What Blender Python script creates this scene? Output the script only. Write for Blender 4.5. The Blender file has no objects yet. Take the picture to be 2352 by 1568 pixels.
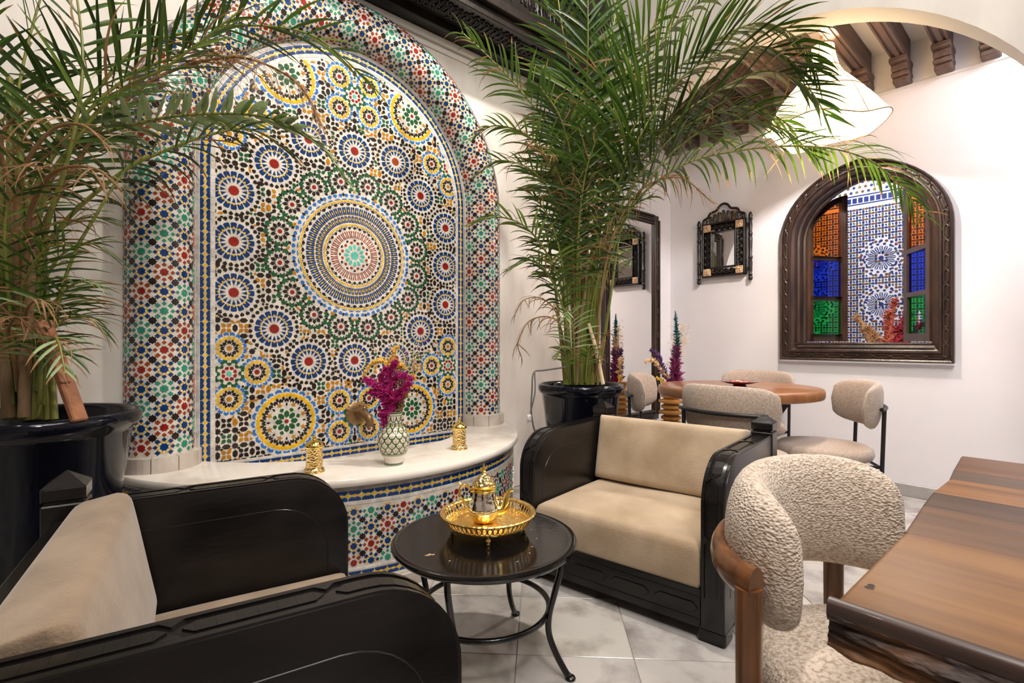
import bpy, bmesh, math, random
from math import sin, cos, pi, sqrt, atan2, radians
from mathutils import Vector, Matrix

# ------------------------------------------------------------------ camera, world, lights, exposure
SC = bpy.context.scene
COL = SC.collection
FPX, CX, CY, CAMH = 1168.0, 1176.0, 786.0, 1.08
AZ = radians(48.28)
cam = bpy.data.cameras.new('camera')
camo = bpy.data.objects.new('camera', cam); COL.objects.link(camo)
cam.sensor_fit = 'HORIZONTAL'; cam.sensor_width = 36.0
cam.lens = FPX / 2352.0 * 36.0
cam.clip_start = 0.05; cam.clip_end = 60
camo.location = (0, 0, CAMH); camo.rotation_euler = (pi / 2, 0, AZ - pi / 2)
SC.camera = camo

world = bpy.data.worlds.new('world'); SC.world = world; world.use_nodes = True
bg = world.node_tree.nodes['Background']
bg.inputs[0].default_value = (1.0, 0.95, 0.9, 1); bg.inputs[1].default_value = 0.25

def area(name, loc, aim, size, power, color=(1, 0.93, 0.84), size_y=None):
    l = bpy.data.lights.new(name, 'AREA'); l.energy = power; l.color = color
    l.shape = 'RECTANGLE' if size_y else 'DISK'; l.size = size
    if size_y: l.size_y = size_y
    o = bpy.data.objects.new(name, l); COL.objects.link(o); o.location = loc
    o.rotation_euler = (Vector(aim) - Vector(loc)).to_track_quat('-Z', 'Y').to_euler()
    return o
def spot(name, loc, aim, power, angle, blend=0.6, radius=0.04, color=(1, 0.92, 0.82)):
    l = bpy.data.lights.new(name, 'SPOT'); l.energy = power; l.color = color
    l.spot_size = radians(angle); l.spot_blend = blend; l.shadow_soft_size = radius
    o = bpy.data.objects.new(name, l); COL.objects.link(o); o.location = loc
    o.rotation_euler = (Vector(aim) - Vector(loc)).to_track_quat('-Z', 'Y').to_euler()
    return o
area('patio_ceiling_light', (0.7, -0.2, 4.1), (0.9, 0.9, 0), 2.0, 62, (1, 0.95, 0.9))
spot('ceiling_spot_right', (1.9, 1.25, 4.0), (1.35, 2.4, 0.7), 210, 110, 0.8, 0.06, (1, 0.91, 0.80))
spot('ceiling_spot_left', (-0.7, 0.9, 4.0), (0.5, 2.0, 0.7), 22, 100, 0.7, 0.05, (1, 0.9, 0.8))
area('arch_wall_fill', (0.2, -0.9, 3.5), (3.15, 1.1, 3.0), 0.6, 44, (1, 0.95, 0.88))  # added fill, no fixture: brightens the arch wall from the camera side
area('alcove_fill', (3.75, -0.3, 3.05), (3.9, 0.7, 0), 0.8, 22, (0.98, 0.94, 1.0))  # unseen fill for the alcove walls, added beside the pendant's own light
area('passage_light', (5.6, 1.2, 3.3), (5.8, 1.2, 0), 1.0, 34, (0.98, 0.97, 1.0))
vs = SC.view_settings
vs.view_transform = 'Standard'; vs.look = 'None'; vs.gamma = 1.0; vs.use_curve_mapping = False
vs.exposure = 0.35

# ------------------------------------------------------------------ helpers
def at(px, py, d):
    """world point on the sight line of photo pixel (px, py) at depth d in metres"""
    s = (px - CX) / FPX
    F = Vector((cos(AZ), sin(AZ), 0)); R = Vector((sin(AZ), -cos(AZ), 0))
    p = (F + R * s) * d
    return Vector((p.x, p.y, CAMH + (CY - py) / FPX * d))

_mats = {}
def mat(name, color, rough=0.5, metal=0.0, coat=0.0, spec=0.5, var=0.0, vscale=8.0, color2=None, bump=0.0, bscale=60.0,
        btype='NOISE', sheen=0.0, stretch=None, detail=4.0, ramp=(0.35, 0.65), trans=0.0, emit=None, estr=0.0, bdist=0.01, coatrough=0.05, shift=False):
    m = bpy.data.materials.new(name); m.use_nodes = True
    nt = m.node_tree; b = nt.nodes['Principled BSDF']
    b.inputs['Base Color'].default_value = (*color, 1); b.inputs['Roughness'].default_value = rough
    b.inputs['Metallic'].default_value = metal; b.inputs['Specular IOR Level'].default_value = spec
    b.inputs['Coat Weight'].default_value = coat; b.inputs['Coat Roughness'].default_value = coatrough
    b.inputs['Sheen Weight'].default_value = sheen
    b.inputs['Transmission Weight'].default_value = trans
    if emit: b.inputs['Emission Color'].default_value = (*emit, 1); b.inputs['Emission Strength'].default_value = estr
    tc = nt.nodes.new('ShaderNodeTexCoord'); src = tc.outputs['Object']
    if shift:                                        # every copy shows another part of the stone
        oi = nt.nodes.new('ShaderNodeObjectInfo'); mu = nt.nodes.new('ShaderNodeVectorMath'); mu.operation = 'SCALE'; mu.inputs[0].default_value = (37, 53, 11)
        ad = nt.nodes.new('ShaderNodeVectorMath'); nt.links.new(oi.outputs['Random'], mu.inputs['Scale']); nt.links.new(src, ad.inputs[0]); nt.links.new(mu.outputs[0], ad.inputs[1]); src = ad.outputs[0]
    if stretch:
        mp = nt.nodes.new('ShaderNodeMapping'); mp.inputs['Scale'].default_value = stretch
        nt.links.new(src, mp.inputs['Vector']); src = mp.outputs['Vector']
    if color2:
        n = nt.nodes.new('ShaderNodeTexNoise'); n.inputs['Scale'].default_value = vscale; n.inputs['Detail'].default_value = detail
        nt.links.new(src, n.inputs['Vector'])
        r = nt.nodes.new('ShaderNodeValToRGB'); r.color_ramp.elements[0].position = ramp[0]; r.color_ramp.elements[1].position = ramp[1]
        r.color_ramp.elements[0].color = (*color, 1); r.color_ramp.elements[1].color = (*color2, 1)
        nt.links.new(n.outputs['Fac'], r.inputs['Fac']); nt.links.new(r.outputs['Color'], b.inputs['Base Color'])
    if bump:
        if btype == 'VORONOI':
            t = nt.nodes.new('ShaderNodeTexVoronoi'); out = t.outputs['Distance']
        elif btype == 'WAVE':
            t = nt.nodes.new('ShaderNodeTexWave'); out = t.outputs['Fac']; t.inputs['Distortion'].default_value = 1.5
        else:
            t = nt.nodes.new('ShaderNodeTexNoise'); t.inputs['Detail'].default_value = 3; out = t.outputs['Fac']
        t.inputs['Scale'].default_value = bscale
        nt.links.new(src, t.inputs['Vector'])
        bp = nt.nodes.new('ShaderNodeBump'); bp.inputs['Strength'].default_value = bump; bp.inputs['Distance'].default_value = bdist
        nt.links.new(out, bp.inputs['Height']); nt.links.new(bp.outputs['Normal'], b.inputs['Normal'])
        if coat: nt.links.new(bp.outputs['Normal'], b.inputs['Coat Normal'])
    _mats[name] = m
    return m

class MB:
    """collects faces and links them as ONE mesh object"""
    def __init__(s): s.v = []; s.f = []; s.m = []
    def add(s, vs, fs, mi=0):
        o = len(s.v); s.v.extend([tuple(v) for v in vs])
        for f in fs: s.f.append([i + o for i in f]); s.m.append(mi)
        return s
    def box(s, c, d, mi=0, rz=0.0, rx=0.0, ry=0.0, bev=0.0, seg=1):
        bm = bmesh.new(); bmesh.ops.create_cube(bm, size=1.0)
        for v in bm.verts: v.co = Vector((v.co.x * d[0], v.co.y * d[1], v.co.z * d[2]))
        if bev > 0:
            bmesh.ops.bevel(bm, geom=bm.edges[:], offset=bev, segments=seg, profile=0.5, affect='EDGES')
        M = Matrix.Translation(Vector(c)) @ Matrix.Rotation(rz, 4, 'Z') @ Matrix.Rotation(ry, 4, 'Y') @ Matrix.Rotation(rx, 4, 'X')
        bm.verts.index_update()
        s.add([M @ v.co for v in bm.verts], [[v.index for v in f.verts] for f in bm.faces], mi); bm.free()
        return s
    def lathe(s, prof, n=32, c=(0, 0, 0), mi=0, cap=True, rfun=None, axis='Z', M=None):
        vs = []
        for (r, z) in prof:
            for k in range(n):
                a = 2 * pi * k / n; rr = r * (rfun(a, z) if rfun else 1)
                p = Vector((rr * cos(a), rr * sin(a), z))
                if M: p = M @ p
                vs.append(p + Vector(c))
        fs = []
        for i in range(len(prof) - 1):
            for k in range(n):
                k2 = (k + 1) % n
                fs.append([i * n + k, i * n + k2, (i + 1) * n + k2, (i + 1) * n + k])
        if cap:
            if prof[0][0] > 1e-5: fs.append([k for k in reversed(range(n))])
            if prof[-1][0] > 1e-5: fs.append([(len(prof) - 1) * n + k for k in range(n)])
        return s.add(vs, fs, mi)
    def tube(s, pts, r, n=8, mi=0, closed=False, flat=None):
        pts = [Vector(p) for p in pts]; N = len(pts); vs = []
        rs = r if isinstance(r, (list, tuple)) else [r] * N
        up = None
        for i, p in enumerate(pts):
            if closed: t = (pts[(i + 1) % N] - pts[i - 1])
            else: t = pts[min(i + 1, N - 1)] - pts[max(i - 1, 0)]
            t = t.normalized() if t.length > 1e-9 else Vector((0, 0, 1))
            if up is None:
                up = Vector((0, 0, 1)) if abs(t.z) < 0.9 else Vector((1, 0, 0))
            a = t.cross(up)
            if a.length < 1e-6: a = t.cross(Vector((0, 1, 0)))
            a.normalize(); b = a.cross(t).normalized(); up = b
            for k in range(n):
                q = 2 * pi * k / n
                vs.append(p + (a * cos(q) + b * sin(q) * (flat or 1)) * rs[i])
        fs = []
        for i in range(N if closed else N - 1):
            j = (i + 1) % N
            for k in range(n):
                k2 = (k + 1) % n
                fs.append([i * n + k, i * n + k2, j * n + k2, j * n + k])
        if not closed:
            fs.append(list(reversed(range(n)))); fs.append([(N - 1) * n + k for k in range(n)])
        return s.add(vs, fs, mi)
    def prism(s, poly, fn, h0, h1, mi=0, shrink=1.0):
        """2-D polygon raised from h0 to h1 through fn(u, v, h) -> point"""
        n = len(poly); cu = sum(p[0] for p in poly) / n; cv = sum(p[1] for p in poly) / n
        top = [(cu + (u - cu) * shrink, cv + (v - cv) * shrink) for u, v in poly]
        vs = [fn(u, v, h0) for u, v in poly] + [fn(u, v, h1) for u, v in top]
        fs = [list(range(n, 2 * n))] + [[i, (i + 1) % n, n + (i + 1) % n, n + i] for i in range(n)]
        return s.add(vs, fs, mi)
    def grid(s, fn, nu, nv, mi=0, closeu=False, closev=False):
        vs = [fn(i / (nu if closeu else nu - 1), j / (nv if closev else nv - 1)) for i in range(nu) for j in range(nv)]
        fs = []
        for i in range(nu if closeu else nu - 1):
            for j in range(nv if closev else nv - 1):
                i2 = (i + 1) % nu; j2 = (j + 1) % nv
                fs.append([i * nv + j, i2 * nv + j, i2 * nv + j2, i * nv + j2])
        return s.add(vs, fs, mi)
    def build(s, name, mats, parent=None, smooth=40, recalc=True, loc=None):
        me = bpy.data.meshes.new(name); me.from_pydata(s.v, [], s.f)
        if not isinstance(mats, (list, tuple)): mats = [mats]
        for m in mats: me.materials.append(m)
        if len(mats) > 1: me.polygons.foreach_set('material_index', s.m)
        if recalc:
            bm = bmesh.new(); bm.from_mesh(me); bmesh.ops.recalc_face_normals(bm, faces=bm.faces[:]); bm.to_mesh(me); bm.free()
        if smooth:
            me.polygons.foreach_set('use_smooth', [True] * len(me.polygons))
            if smooth < 180: me.set_sharp_from_angle(angle=radians(smooth))
        me.update()
        o = bpy.data.objects.new(name, me); COL.objects.link(o)
        if parent: o.parent = parent
        if loc: o.location = loc
        return o

def tag(o, label=None, cat=None, group=None, kind=None):
    if label: o['label'] = label
    if cat: o['category'] = cat
    if group: o['group'] = group
    if kind: o['kind'] = kind
    return o
def thing(name, label, cat, loc=(0, 0, 0), rz=0.0, group=None, kind=None):
    o = bpy.data.objects.new(name, None); COL.objects.link(o); o.empty_display_size = 0.1
    o.location = loc; o.rotation_euler = (0, 0, rz)
    return tag(o, label, cat, group, kind)
def dup(root, loc, rz, label):
    """copy of a thing with copies of its parts and sub-parts (mesh data shared)"""
    r = root.copy(); COL.objects.link(r); r.location = loc; r.rotation_euler = (0, 0, rz); r['label'] = label
    for ch in list(root.children):
        c = ch.copy(); COL.objects.link(c); c.parent = r
        for g in list(ch.children):
            d = g.copy(); COL.objects.link(d); d.parent = c
    return r
def crom(P, n=6):
    P = [Vector(p) for p in P]; out = []
    for i in range(len(P) - 1):
        a = P[i - 1] if i else P[0] * 2 - P[1]; b, c = P[i], P[i + 1]; d = P[i + 2] if i + 2 < len(P) else P[-1] * 2 - P[-2]
        for k in range(n):
            t = k / n
            out.append(0.5 * ((2 * b) + (c - a) * t + (2 * a - 5 * b + 4 * c - d) * t * t + (3 * b - a - 3 * c + d) * t ** 3))
    out.append(P[-1]); return out
def lerp(a, b, t): return a + (b - a) * t

# ------------------------------------------------------------------ materials
M_PLASTER = mat('plaster_cream', (0.81, 0.765, 0.71), 0.72, color2=(0.64, 0.585, 0.55), vscale=3.0, detail=7, ramp=(.4, .75), stretch=(1.6, 1.6, .6), bump=0.12, bscale=14, bdist=0.02)
M_WHITE = mat('plaster_white', (0.845, 0.83, 0.86), 0.7, color2=(0.80, 0.78, 0.815), vscale=1.6, bump=0.06, bscale=10, bdist=0.02)
M_MARBLE = mat('marble_floor', (0.56, 0.535, 0.50), 0.15, color2=(0.25, 0.225, 0.20), vscale=6.5, detail=12, ramp=(0.46, 0.72), shift=True)
M_MARBLE2 = mat('marble_floor_grey', (0.50, 0.475, 0.46), 0.16, color2=(0.24, 0.215, 0.21), vscale=7.5, detail=12, ramp=(0.45, 0.74), shift=True)
M_GROUT = mat('floor_grout', (0.42, 0.38, 0.34), 0.8)
M_COUNTER = mat('marble_counter', (0.86, 0.80, 0.73), 0.16, color2=(0.60, 0.52, 0.44), vscale=5, detail=9, ramp=(0.5, 0.8))
M_BLOCK = mat('marble_block', (0.66, 0.59, 0.52), 0.4, color2=(0.50, 0.43, 0.38), vscale=7)
M_BASEB = mat('marble_baseboard', (0.46, 0.46, 0.44), 0.3, color2=(0.36, 0.36, 0.35), vscale=8)
M_BLACK = mat('black_lacquer_wood', (0.0045, 0.004, 0.004), 0.27, spec=0.3, coat=0.2, color2=(0.010, 0.008, 0.008), vscale=6, bump=0.05, bscale=22, coatrough=0.2, stretch=(1, 1, 4))
M_BLACKM = mat('black_painted_metal', (0.006, 0.005, 0.005), 0.2, coat=0.2, bump=0.10, bscale=55, coatrough=0.15)
M_BLACKTOP = mat('black_table_lacquer', (0.006, 0.005, 0.005), 0.13, bump=0.03, bscale=45)
M_STEEL = mat('black_steel', (0.014, 0.014, 0.016), 0.35)
M_DARKW = mat('dark_carved_wood', (0.007, 0.005, 0.005), 0.36, color2=(0.018, 0.012, 0.010), vscale=12, bump=0.25, bscale=40)
M_BROWN = mat('dark_brown_wood', (0.020, 0.011, 0.009), 0.34, color2=(0.050, 0.028, 0.021), vscale=6, stretch=(4, 4, 0.6), bump=0.15, bscale=25)
M_BEAM = mat('beam_wood', (0.085, 0.052, 0.042), 0.55, color2=(0.155, 0.10, 0.08), vscale=5, stretch=(0.6, 5, 5), bump=0.2, bscale=20)
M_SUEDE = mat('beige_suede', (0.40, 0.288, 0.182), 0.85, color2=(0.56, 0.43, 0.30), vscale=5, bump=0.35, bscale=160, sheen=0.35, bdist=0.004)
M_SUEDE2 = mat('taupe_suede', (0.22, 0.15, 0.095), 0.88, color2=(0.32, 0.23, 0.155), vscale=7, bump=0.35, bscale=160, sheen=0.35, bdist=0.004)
M_BOUCLE = mat('boucle_fabric', (0.76, 0.64, 0.54), 0.95, color2=(0.46, 0.35, 0.26), vscale=120, detail=2, ramp=(0.45, 0.66), bump=0.8, bscale=165, btype='VORONOI', sheen=0.3, bdist=0.005, stretch=(1, 1, 1.35))
M_LINEN = mat('beige_linen', (0.50, 0.41, 0.345), 0.92, color2=(0.37, 0.29, 0.235), vscale=120, detail=3, stretch=(1, 1, 0.7), bump=0.5, bscale=150, sheen=0.2, bdist=0.004)
M_CHAIRW = mat('walnut_chair_wood', (0.075, 0.030, 0.012), 0.28, color2=(0.22, 0.085, 0.028), vscale=7, stretch=(3, 3, 0.5), coat=0.3)
M_GOLD = mat('polished_gold', (1.0, 0.72, 0.20), 0.14, metal=1.0)
M_GOLDE = mat('embossed_gold', (1.0, 0.70, 0.24), 0.28, metal=1.0, bump=0.5, bscale=70, btype='VORONOI', bdist=0.004)
M_BRASS = mat('hammered_brass', (0.84, 0.60, 0.25), 0.2, metal=1.0, bump=0.7, bscale=110, btype='VORONOI', bdist=0.004)
M_SILVER = mat('embossed_silver', (0.92, 0.88, 0.82), 0.10, metal=1.0, bump=0.35, bscale=60, btype='VORONOI', bdist=0.004)
M_OLDBR = mat('aged_brass', (0.22, 0.13, 0.06), 0.45, metal=0.75, color2=(0.36, 0.24, 0.11), vscale=20, bump=0.2, bscale=60)
M_POT = mat('navy_glazed_pot', (0.003, 0.0035, 0.006), 0.09, spec=0.35, coat=0.0, color2=(0.004, 0.005, 0.011), vscale=4, bump=0.05, bscale=8)
M_SOIL = mat('dark_soil', (0.035, 0.022, 0.014), 0.95, bump=0.8, bscale=40)
M_STAKE = mat('terracotta_stake', (0.36, 0.15, 0.07), 0.8, color2=(0.24, 0.10, 0.05), vscale=18, bump=0.4, bscale=50)
M_SHEATH = mat('dry_sheath', (0.13, 0.085, 0.04), 0.85, color2=(0.24, 0.15, 0.08), vscale=9, stretch=(4, 4, 0.6))
M_STAKE2 = mat('pale_bamboo', (0.58, 0.42, 0.24), 0.6, color2=(0.70, 0.56, 0.36), vscale=9)
M_MIRROR = mat('mirror_glass', (0.93, 0.93, 0.93), 0.02, metal=1.0)
M_BONE = mat('camel_bone', (0.62, 0.43, 0.25), 0.5, color2=(0.42, 0.25, 0.13), vscale=45, ramp=(0.45, 0.6), bump=0.3, bscale=60)
M_CER = mat('cream_ceramic', (0.84, 0.78, 0.68), 0.12, coat=0.4)
M_CERG = mat('green_ceramic_paint', (0.055, 0.115, 0.022), 0.15, coat=0.3)
M_CERR = mat('red_ceramic_paint', (0.42, 0.05, 0.03), 0.2)
M_CERY = mat('ochre_ceramic_paint', (0.55, 0.38, 0.10), 0.2)
M_DISH = mat('red_glazed_dish', (0.16, 0.018, 0.018), 0.15, coat=0.5)
M_COPPER = mat('ribbed_amber_vase', (0.42, 0.19, 0.05), 0.3, metal=0.4, color2=(0.60, 0.32, 0.10), vscale=18)
M_GREEN = mat('palm_green', (0.030, 0.070, 0.009), 0.38, color2=(0.060, 0.118, 0.014), vscale=5)
M_GREEND = mat('palm_dark_green', (0.018, 0.044, 0.009), 0.40, color2=(0.034, 0.072, 0.012), vscale=5)
M_GREENL = mat('palm_light_green', (0.10, 0.18, 0.024), 0.42, color2=(0.17, 0.26, 0.05), vscale=5)
M_GREENG = mat('palm_grey_green', (0.20, 0.30, 0.14), 0.5, color2=(0.33, 0.44, 0.22), vscale=5)
M_DRY = mat('palm_dry_leaf', (0.20, 0.105, 0.045), 0.8, color2=(0.38, 0.23, 0.11), vscale=7)
def leafy(m, c, f=0.2):
    nt = m.node_tree; b = nt.nodes['Principled BSDF']; t = nt.nodes.new('ShaderNodeBsdfTranslucent'); t.inputs[0].default_value = (*c, 1)
    x = nt.nodes.new('ShaderNodeMixShader'); x.inputs[0].default_value = f; o = nt.nodes['Material Output']
    nt.links.new(b.outputs[0], x.inputs[1]); nt.links.new(t.outputs[0], x.inputs[2]); nt.links.new(x.outputs[0], o.inputs['Surface'])
leafy(M_GREEN, (.11, .22, .015)); leafy(M_GREEND, (.06, .13, .015)); leafy(M_GREENL, (.22, .34, .04)); leafy(M_GREENG, (.30, .42, .16)); leafy(M_DRY, (.45, .26, .10), .3)
M_STEM = mat('palm_stem', (0.13, 0.17, 0.028), 0.4, color2=(0.22, 0.22, 0.04), vscale=7, stretch=(1, 1, 0.4))
M_CORD = mat('grey_cord', (0.12, 0.12, 0.12), 0.5)
M_PLUG = mat('white_plug', (0.6, 0.58, 0.55), 0.4)
M_CEIL = mat('ceiling_white', (0.83, 0.80, 0.79), 0.8)
# zellige glazes
GL = dict(bump=0.25, bscale=35, bdist=0.006, spec=0.5)
Z = {}
for k, c in dict(white=(0.80, 0.745, 0.67), blue=(0.008, 0.047, 0.185), light=(0.035, 0.20, 0.62), yellow=(0.92, 0.53, 0.012),
                 orange=(0.56, 0.23, 0.010), black=(0.026, 0.018, 0.016), red=(0.34, 0.022, 0.016), green=(0.020, 0.115, 0.045),
                 teal=(0.035, 0.30, 0.20), turq=(0.13, 0.62, 0.50), rust=(0.36, 0.06, 0.02), cream=(0.78, 0.74, 0.68), grey=(0.50, 0.46, 0.42)).items():
    Z[k] = mat('zellige_' + k, c, 0.13, color2=tuple(x * 0.72 for x in c), vscale=30, detail=2, **GL)
ZK = list(Z.keys()); ZM = [Z[k] for k in ZK]; ZI = {k: i for i, k in enumerate(ZK)}
# ------------------------------------------------------------------ room shell
YN, XA, XW, YM = 2.815, 3.15, 4.43, 2.66      # fountain wall, arch wall, window wall, alcove end wall
CEIL = 4.25
def struct(name, mb, m, smooth=0, **k):
    o = mb.build(name, m, smooth=smooth, **k); o['kind'] = 'structure'; return o

struct('wall_left', MB().box((0.0, YN + 0.1, CEIL / 2), (7.1, 0.2, CEIL)), M_PLASTER)
struct('wall_rear', MB().box((-3.6, -0.2, CEIL / 2), (0.2, 6.2, CEIL)), M_PLASTER)
struct('wall_front', MB().box((0.9, -3.4, CEIL / 2), (9.2, 0.2, CEIL)), M_PLASTER)
struct('ceiling', MB().box((-0.2, -0.2, CEIL + 0.1), (7.2, 6.6, 0.2)), M_CEIL)
# arch wall: plane X = XA, thickness .18, opening = round arch
AYC, AZS, AR, AT = 1.29, 1.52, 1.42, 0.18
def arch_outline():
    yl, yr = YM, AYC - (YM - AYC)
    pts = [(yl, 0.0), (yl, AZS)]
    for k in range(1, 48):
        a = pi * k / 48
        pts.append((AYC + (YM - AYC) * cos(a), AZS + AR * sin(a)))
    pts += [(yr, AZS), (yr, 0.0)]
    return pts
ao = arch_outline()
w = MB()
for (x, flip) in ((XA, 0), (XA + AT, 1)):
    # face around the opening
    for i in range(len(ao) - 1):
        (y0, z0), (y1, z1) = ao[i], ao[i + 1]
        if i == 0 or i == len(ao) - 2:
            ye = YN if i == 0 else -3.3
            w.add([(x, y0, z0), (x, y1, z1), (x, ye, z1), (x, ye, z0)], [[0, 1, 2, 3]], 0)
        else:
            w.add([(x, y0, z0), (x, y1, z1), (x, y1, CEIL), (x, y0, CEIL)], [[0, 1, 2, 3]], 0)
    w.add([(x, YN, AZS), (x, YN, CEIL), (x, YM, CEIL), (x, YM, AZS)], [[0, 1, 2, 3]], 0)
    yr = ao[-1][0]
    w.add([(x, -3.3, AZS), (x, -3.3, CEIL), (x, yr, CEIL), (x, yr, AZS)], [[0, 1, 2, 3]], 0)
for i in range(len(ao) - 1):
    (y0, z0), (y1, z1) = ao[i], ao[i + 1]
    w.add([(XA, y0, z0), (XA + AT, y0, z0), (XA + AT, y1, z1), (XA, y1, z1)], [[0, 1, 2, 3]], 1)
wa = struct('wall_middle', w, [M_PLASTER, M_WHITE], recalc=False)
# plaster impost under the arch spring
MB().box((XA + AT / 2, YM + 0.012, AZS - 0.02), (AT + 0.03, 0.03, 0.04), bev=0.008).build('impost_moulding', M_WHITE, wa)

# window wall with a pointed-arch opening
WY, WZ0, WZS, WHW, WRISE = 1.10, 0.935, 1.878, 0.54, 0.525     # outer edge of the timber frame
def pointed(off, n=14, z0off=None):
    """closed outline (y, z) of the pointed arch shrunk by off; starts bottom left (+Y side)"""
    hw = WHW - off; zb = WZ0 + (off if z0off is None else z0off)
    c = 0.10; R = WHW + c - off                                   # two centres, slightly pointed
    pts = [(WY + hw, zb), (WY + hw, lerp(zb, WZS, 0.5)), (WY + hw, WZS)]
    amax = math.acos(min(1, c / R))
    for k in range(1, n + 1):
        a = amax * k / n; pts.append((WY - c + R * cos(a), WZS + R * sin(a) * 0.86))
    for k in range(n - 1, -1, -1):
        a = amax * k / n; pts.append((WY + c - R * cos(a), WZS + R * sin(a) * 0.86))
    pts += [(WY - hw, lerp(zb, WZS, 0.5)), (WY - hw, zb), (WY, zb)]
    return pts
wp = pointed(0.03)
w = MB()
YE0, YE1, ZC = YM + 0.1, -3.3, 3.16
H = len(wp)
for x in (XW, XW + 0.16):
    ring = [(x, y, z) for y, z in wp]
    n = len(ring)
    w.add(ring + [(x, YE0, 0), (x, YE0, ZC + .3), (x, YE1, ZC + .3), (x, YE1, 0)], [], 0)
    o = len(w.v) - n - 4; bl, tl, tr, br = o + n, o + n + 1, o + n + 2, o + n + 3
    ap = 2 + 14                                                   # apex index
    for i in range(0, 2): w.f.append([o + i, o + i + 1, tl if i == 1 else bl]); w.m.append(0)
    w.f.append([o + 1, tl, bl]); w.m.append(0)
    for i in range(2, ap): w.f.append([o + i, o + i + 1, tl]); w.m.append(0)
    w.f.append([o + ap, tr, tl]); w.m.append(0)
    for i in range(ap, n - 3): w.f.append([o + i, o + i + 1, tr]); w.m.append(0)
    w.f.append([o + n - 3, o + n - 2, br]); w.m.append(0); w.f.append([o + n - 3, br, tr]); w.m.append(0)
    w.f.append([o + n - 2, o + n - 1, br]); w.m.append(0); w.f.append([o + n - 1, o, bl]); w.m.append(0); w.f.append([o + n - 1, bl, br]); w.m.append(0)
for i in range(H):
    (y0, z0), (y1, z1) = wp[i], wp[(i + 1) % H]
    w.add([(XW, y0, z0), (XW + 0.16, y0, z0), (XW + 0.16, y1, z1), (XW, y1, z1)], [[0, 1, 2, 3]], 0)
struct('wall_right', w, M_WHITE, recalc=False)
struct('wall_back', MB().box(((XA + AT + XW + .16) / 2, YM + 0.1, 1.75), (XW + .16 - XA - AT, 0.2, 3.5)), M_WHITE)
struct('baseboard_right', MB().box((XW - 0.008, -0.3, 0.043), (0.016, 5.9, 0.086), bev=0.003), M_BASEB)

# alcove ceiling, slightly lower than the patio ceiling, with timber beams on corbels
al = struct('ceiling_alcove', MB().box(((XA + XW) / 2 + 0.15, -0.25, 3.26), (XW - XA + 0.1, 6.1, 0.2)), M_CEIL)
struct('trim_1', MB().box((XW - 0.006, -0.3, 2.862), (0.012, 5.9, 0.02), bev=0.003), M_WHITE)
random.seed(3)
bprof = MB()
x0, x1 = XA + AT - .02, XW - 0.05
bprof.box(((x0 + x1) / 2, 0, 3.09), (x1 - x0, 0.088, 0.14), bev=0.004)
bprof.box(((x0 + x1) / 2, 0.035, 3.07), (x1 - x0, 0.012, 0.125), bev=0.003)
bprof.box(((x0 + x1) / 2, -0.035, 3.07), (x1 - x0, 0.012, 0.125), bev=0.003)
bprof.box(((x0 + x1) / 2, 0.0, 3.015), (x1 - x0, 0.03, 0.012), bev=0.003)
cprof = MB()                                                       # stepped corbel
for (l, z, h, wd) in ((0.20, 2.995, 0.035, 0.10), (0.155, 2.955, 0.045, 0.092), (0.135, 2.918, 0.03, 0.10), (0.105, 2.885, 0.036, 0.094)):
    cprof.box((XW - l / 2, 0, z), (l, wd, h), bev=0.006)
b0 = bprof.build('beam', M_BEAM, al); c0 = cprof.build('corbel', M_BEAM, b0)
for k in range(-3, 8):
    y = 1.056 + 0.2245 * k
    if k == -3: b, c = b0, c0
    else:
        b = b0.copy(); COL.objects.link(b); c = c0.copy(); COL.objects.link(c); c.parent = b
    b.location = (0, y, 0)

# floor: slab with 40 cm marble tiles laid diagonally, one mosaic strip in the archway
fl = struct('floor', MB().box((0.9, -0.3, -0.03), (9.4, 6.9, 0.05)), M_GROUT)
T = 0.40
tm = [MB().box((0, 0, 0), (T - 0.003, T - 0.003, 0.012), bev=0.0015).build('tile', m, fl, smooth=0) for m in (M_MARBLE, M_MARBLE2)]
first = [True, True]
r = random.Random(5)
for i in range(-14, 15):
    for j in range(-14, 15):
        x = 1.18 + (i - j) * T / sqrt(2); y = 1.30 + (i + j + 1) * T / sqrt(2)
        if not (-1.2 < x < 4.35 and -1.0 < y < 2.75): continue
        if x * cos(AZ) + y * sin(AZ) < 0.2 or (2.86 < x < 3.40): continue
        k = 0 if r.random() < 0.6 else 1
        if first[k]: o = tm[k]; first[k] = False
        else:
            o = tm[k].copy(); COL.objects.link(o)
        o.location = (x, y, -0.006); o.rotation_euler = (0, 0, pi / 4 + pi / 2 * r.randrange(4))

FLOOR_STRIP = fl
# passage behind the window: a room of its own with a blue mosaic wall
struct('wall_passage', MB().box((6.35, 1.0, 1.7), (0.1, 5.0, 3.6)), M_WHITE)
struct('floor_passage', MB().box((5.45, 1.0, -0.03), (1.75, 5.0, 0.06)), M_GROUT)
struct('ceiling_passage', MB().box((5.45, 1.0, 3.5), (1.9, 5.0, 0.1)), M_CEIL)
struct('wall_passage_end', MB().box((5.45, 3.55, 1.7), (1.75, 0.1, 3.6)), M_WHITE)
struct('wall_passage_near', MB().box((5.45, -1.55, 1.7), (1.75, 0.1, 3.6)), M_WHITE)

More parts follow.
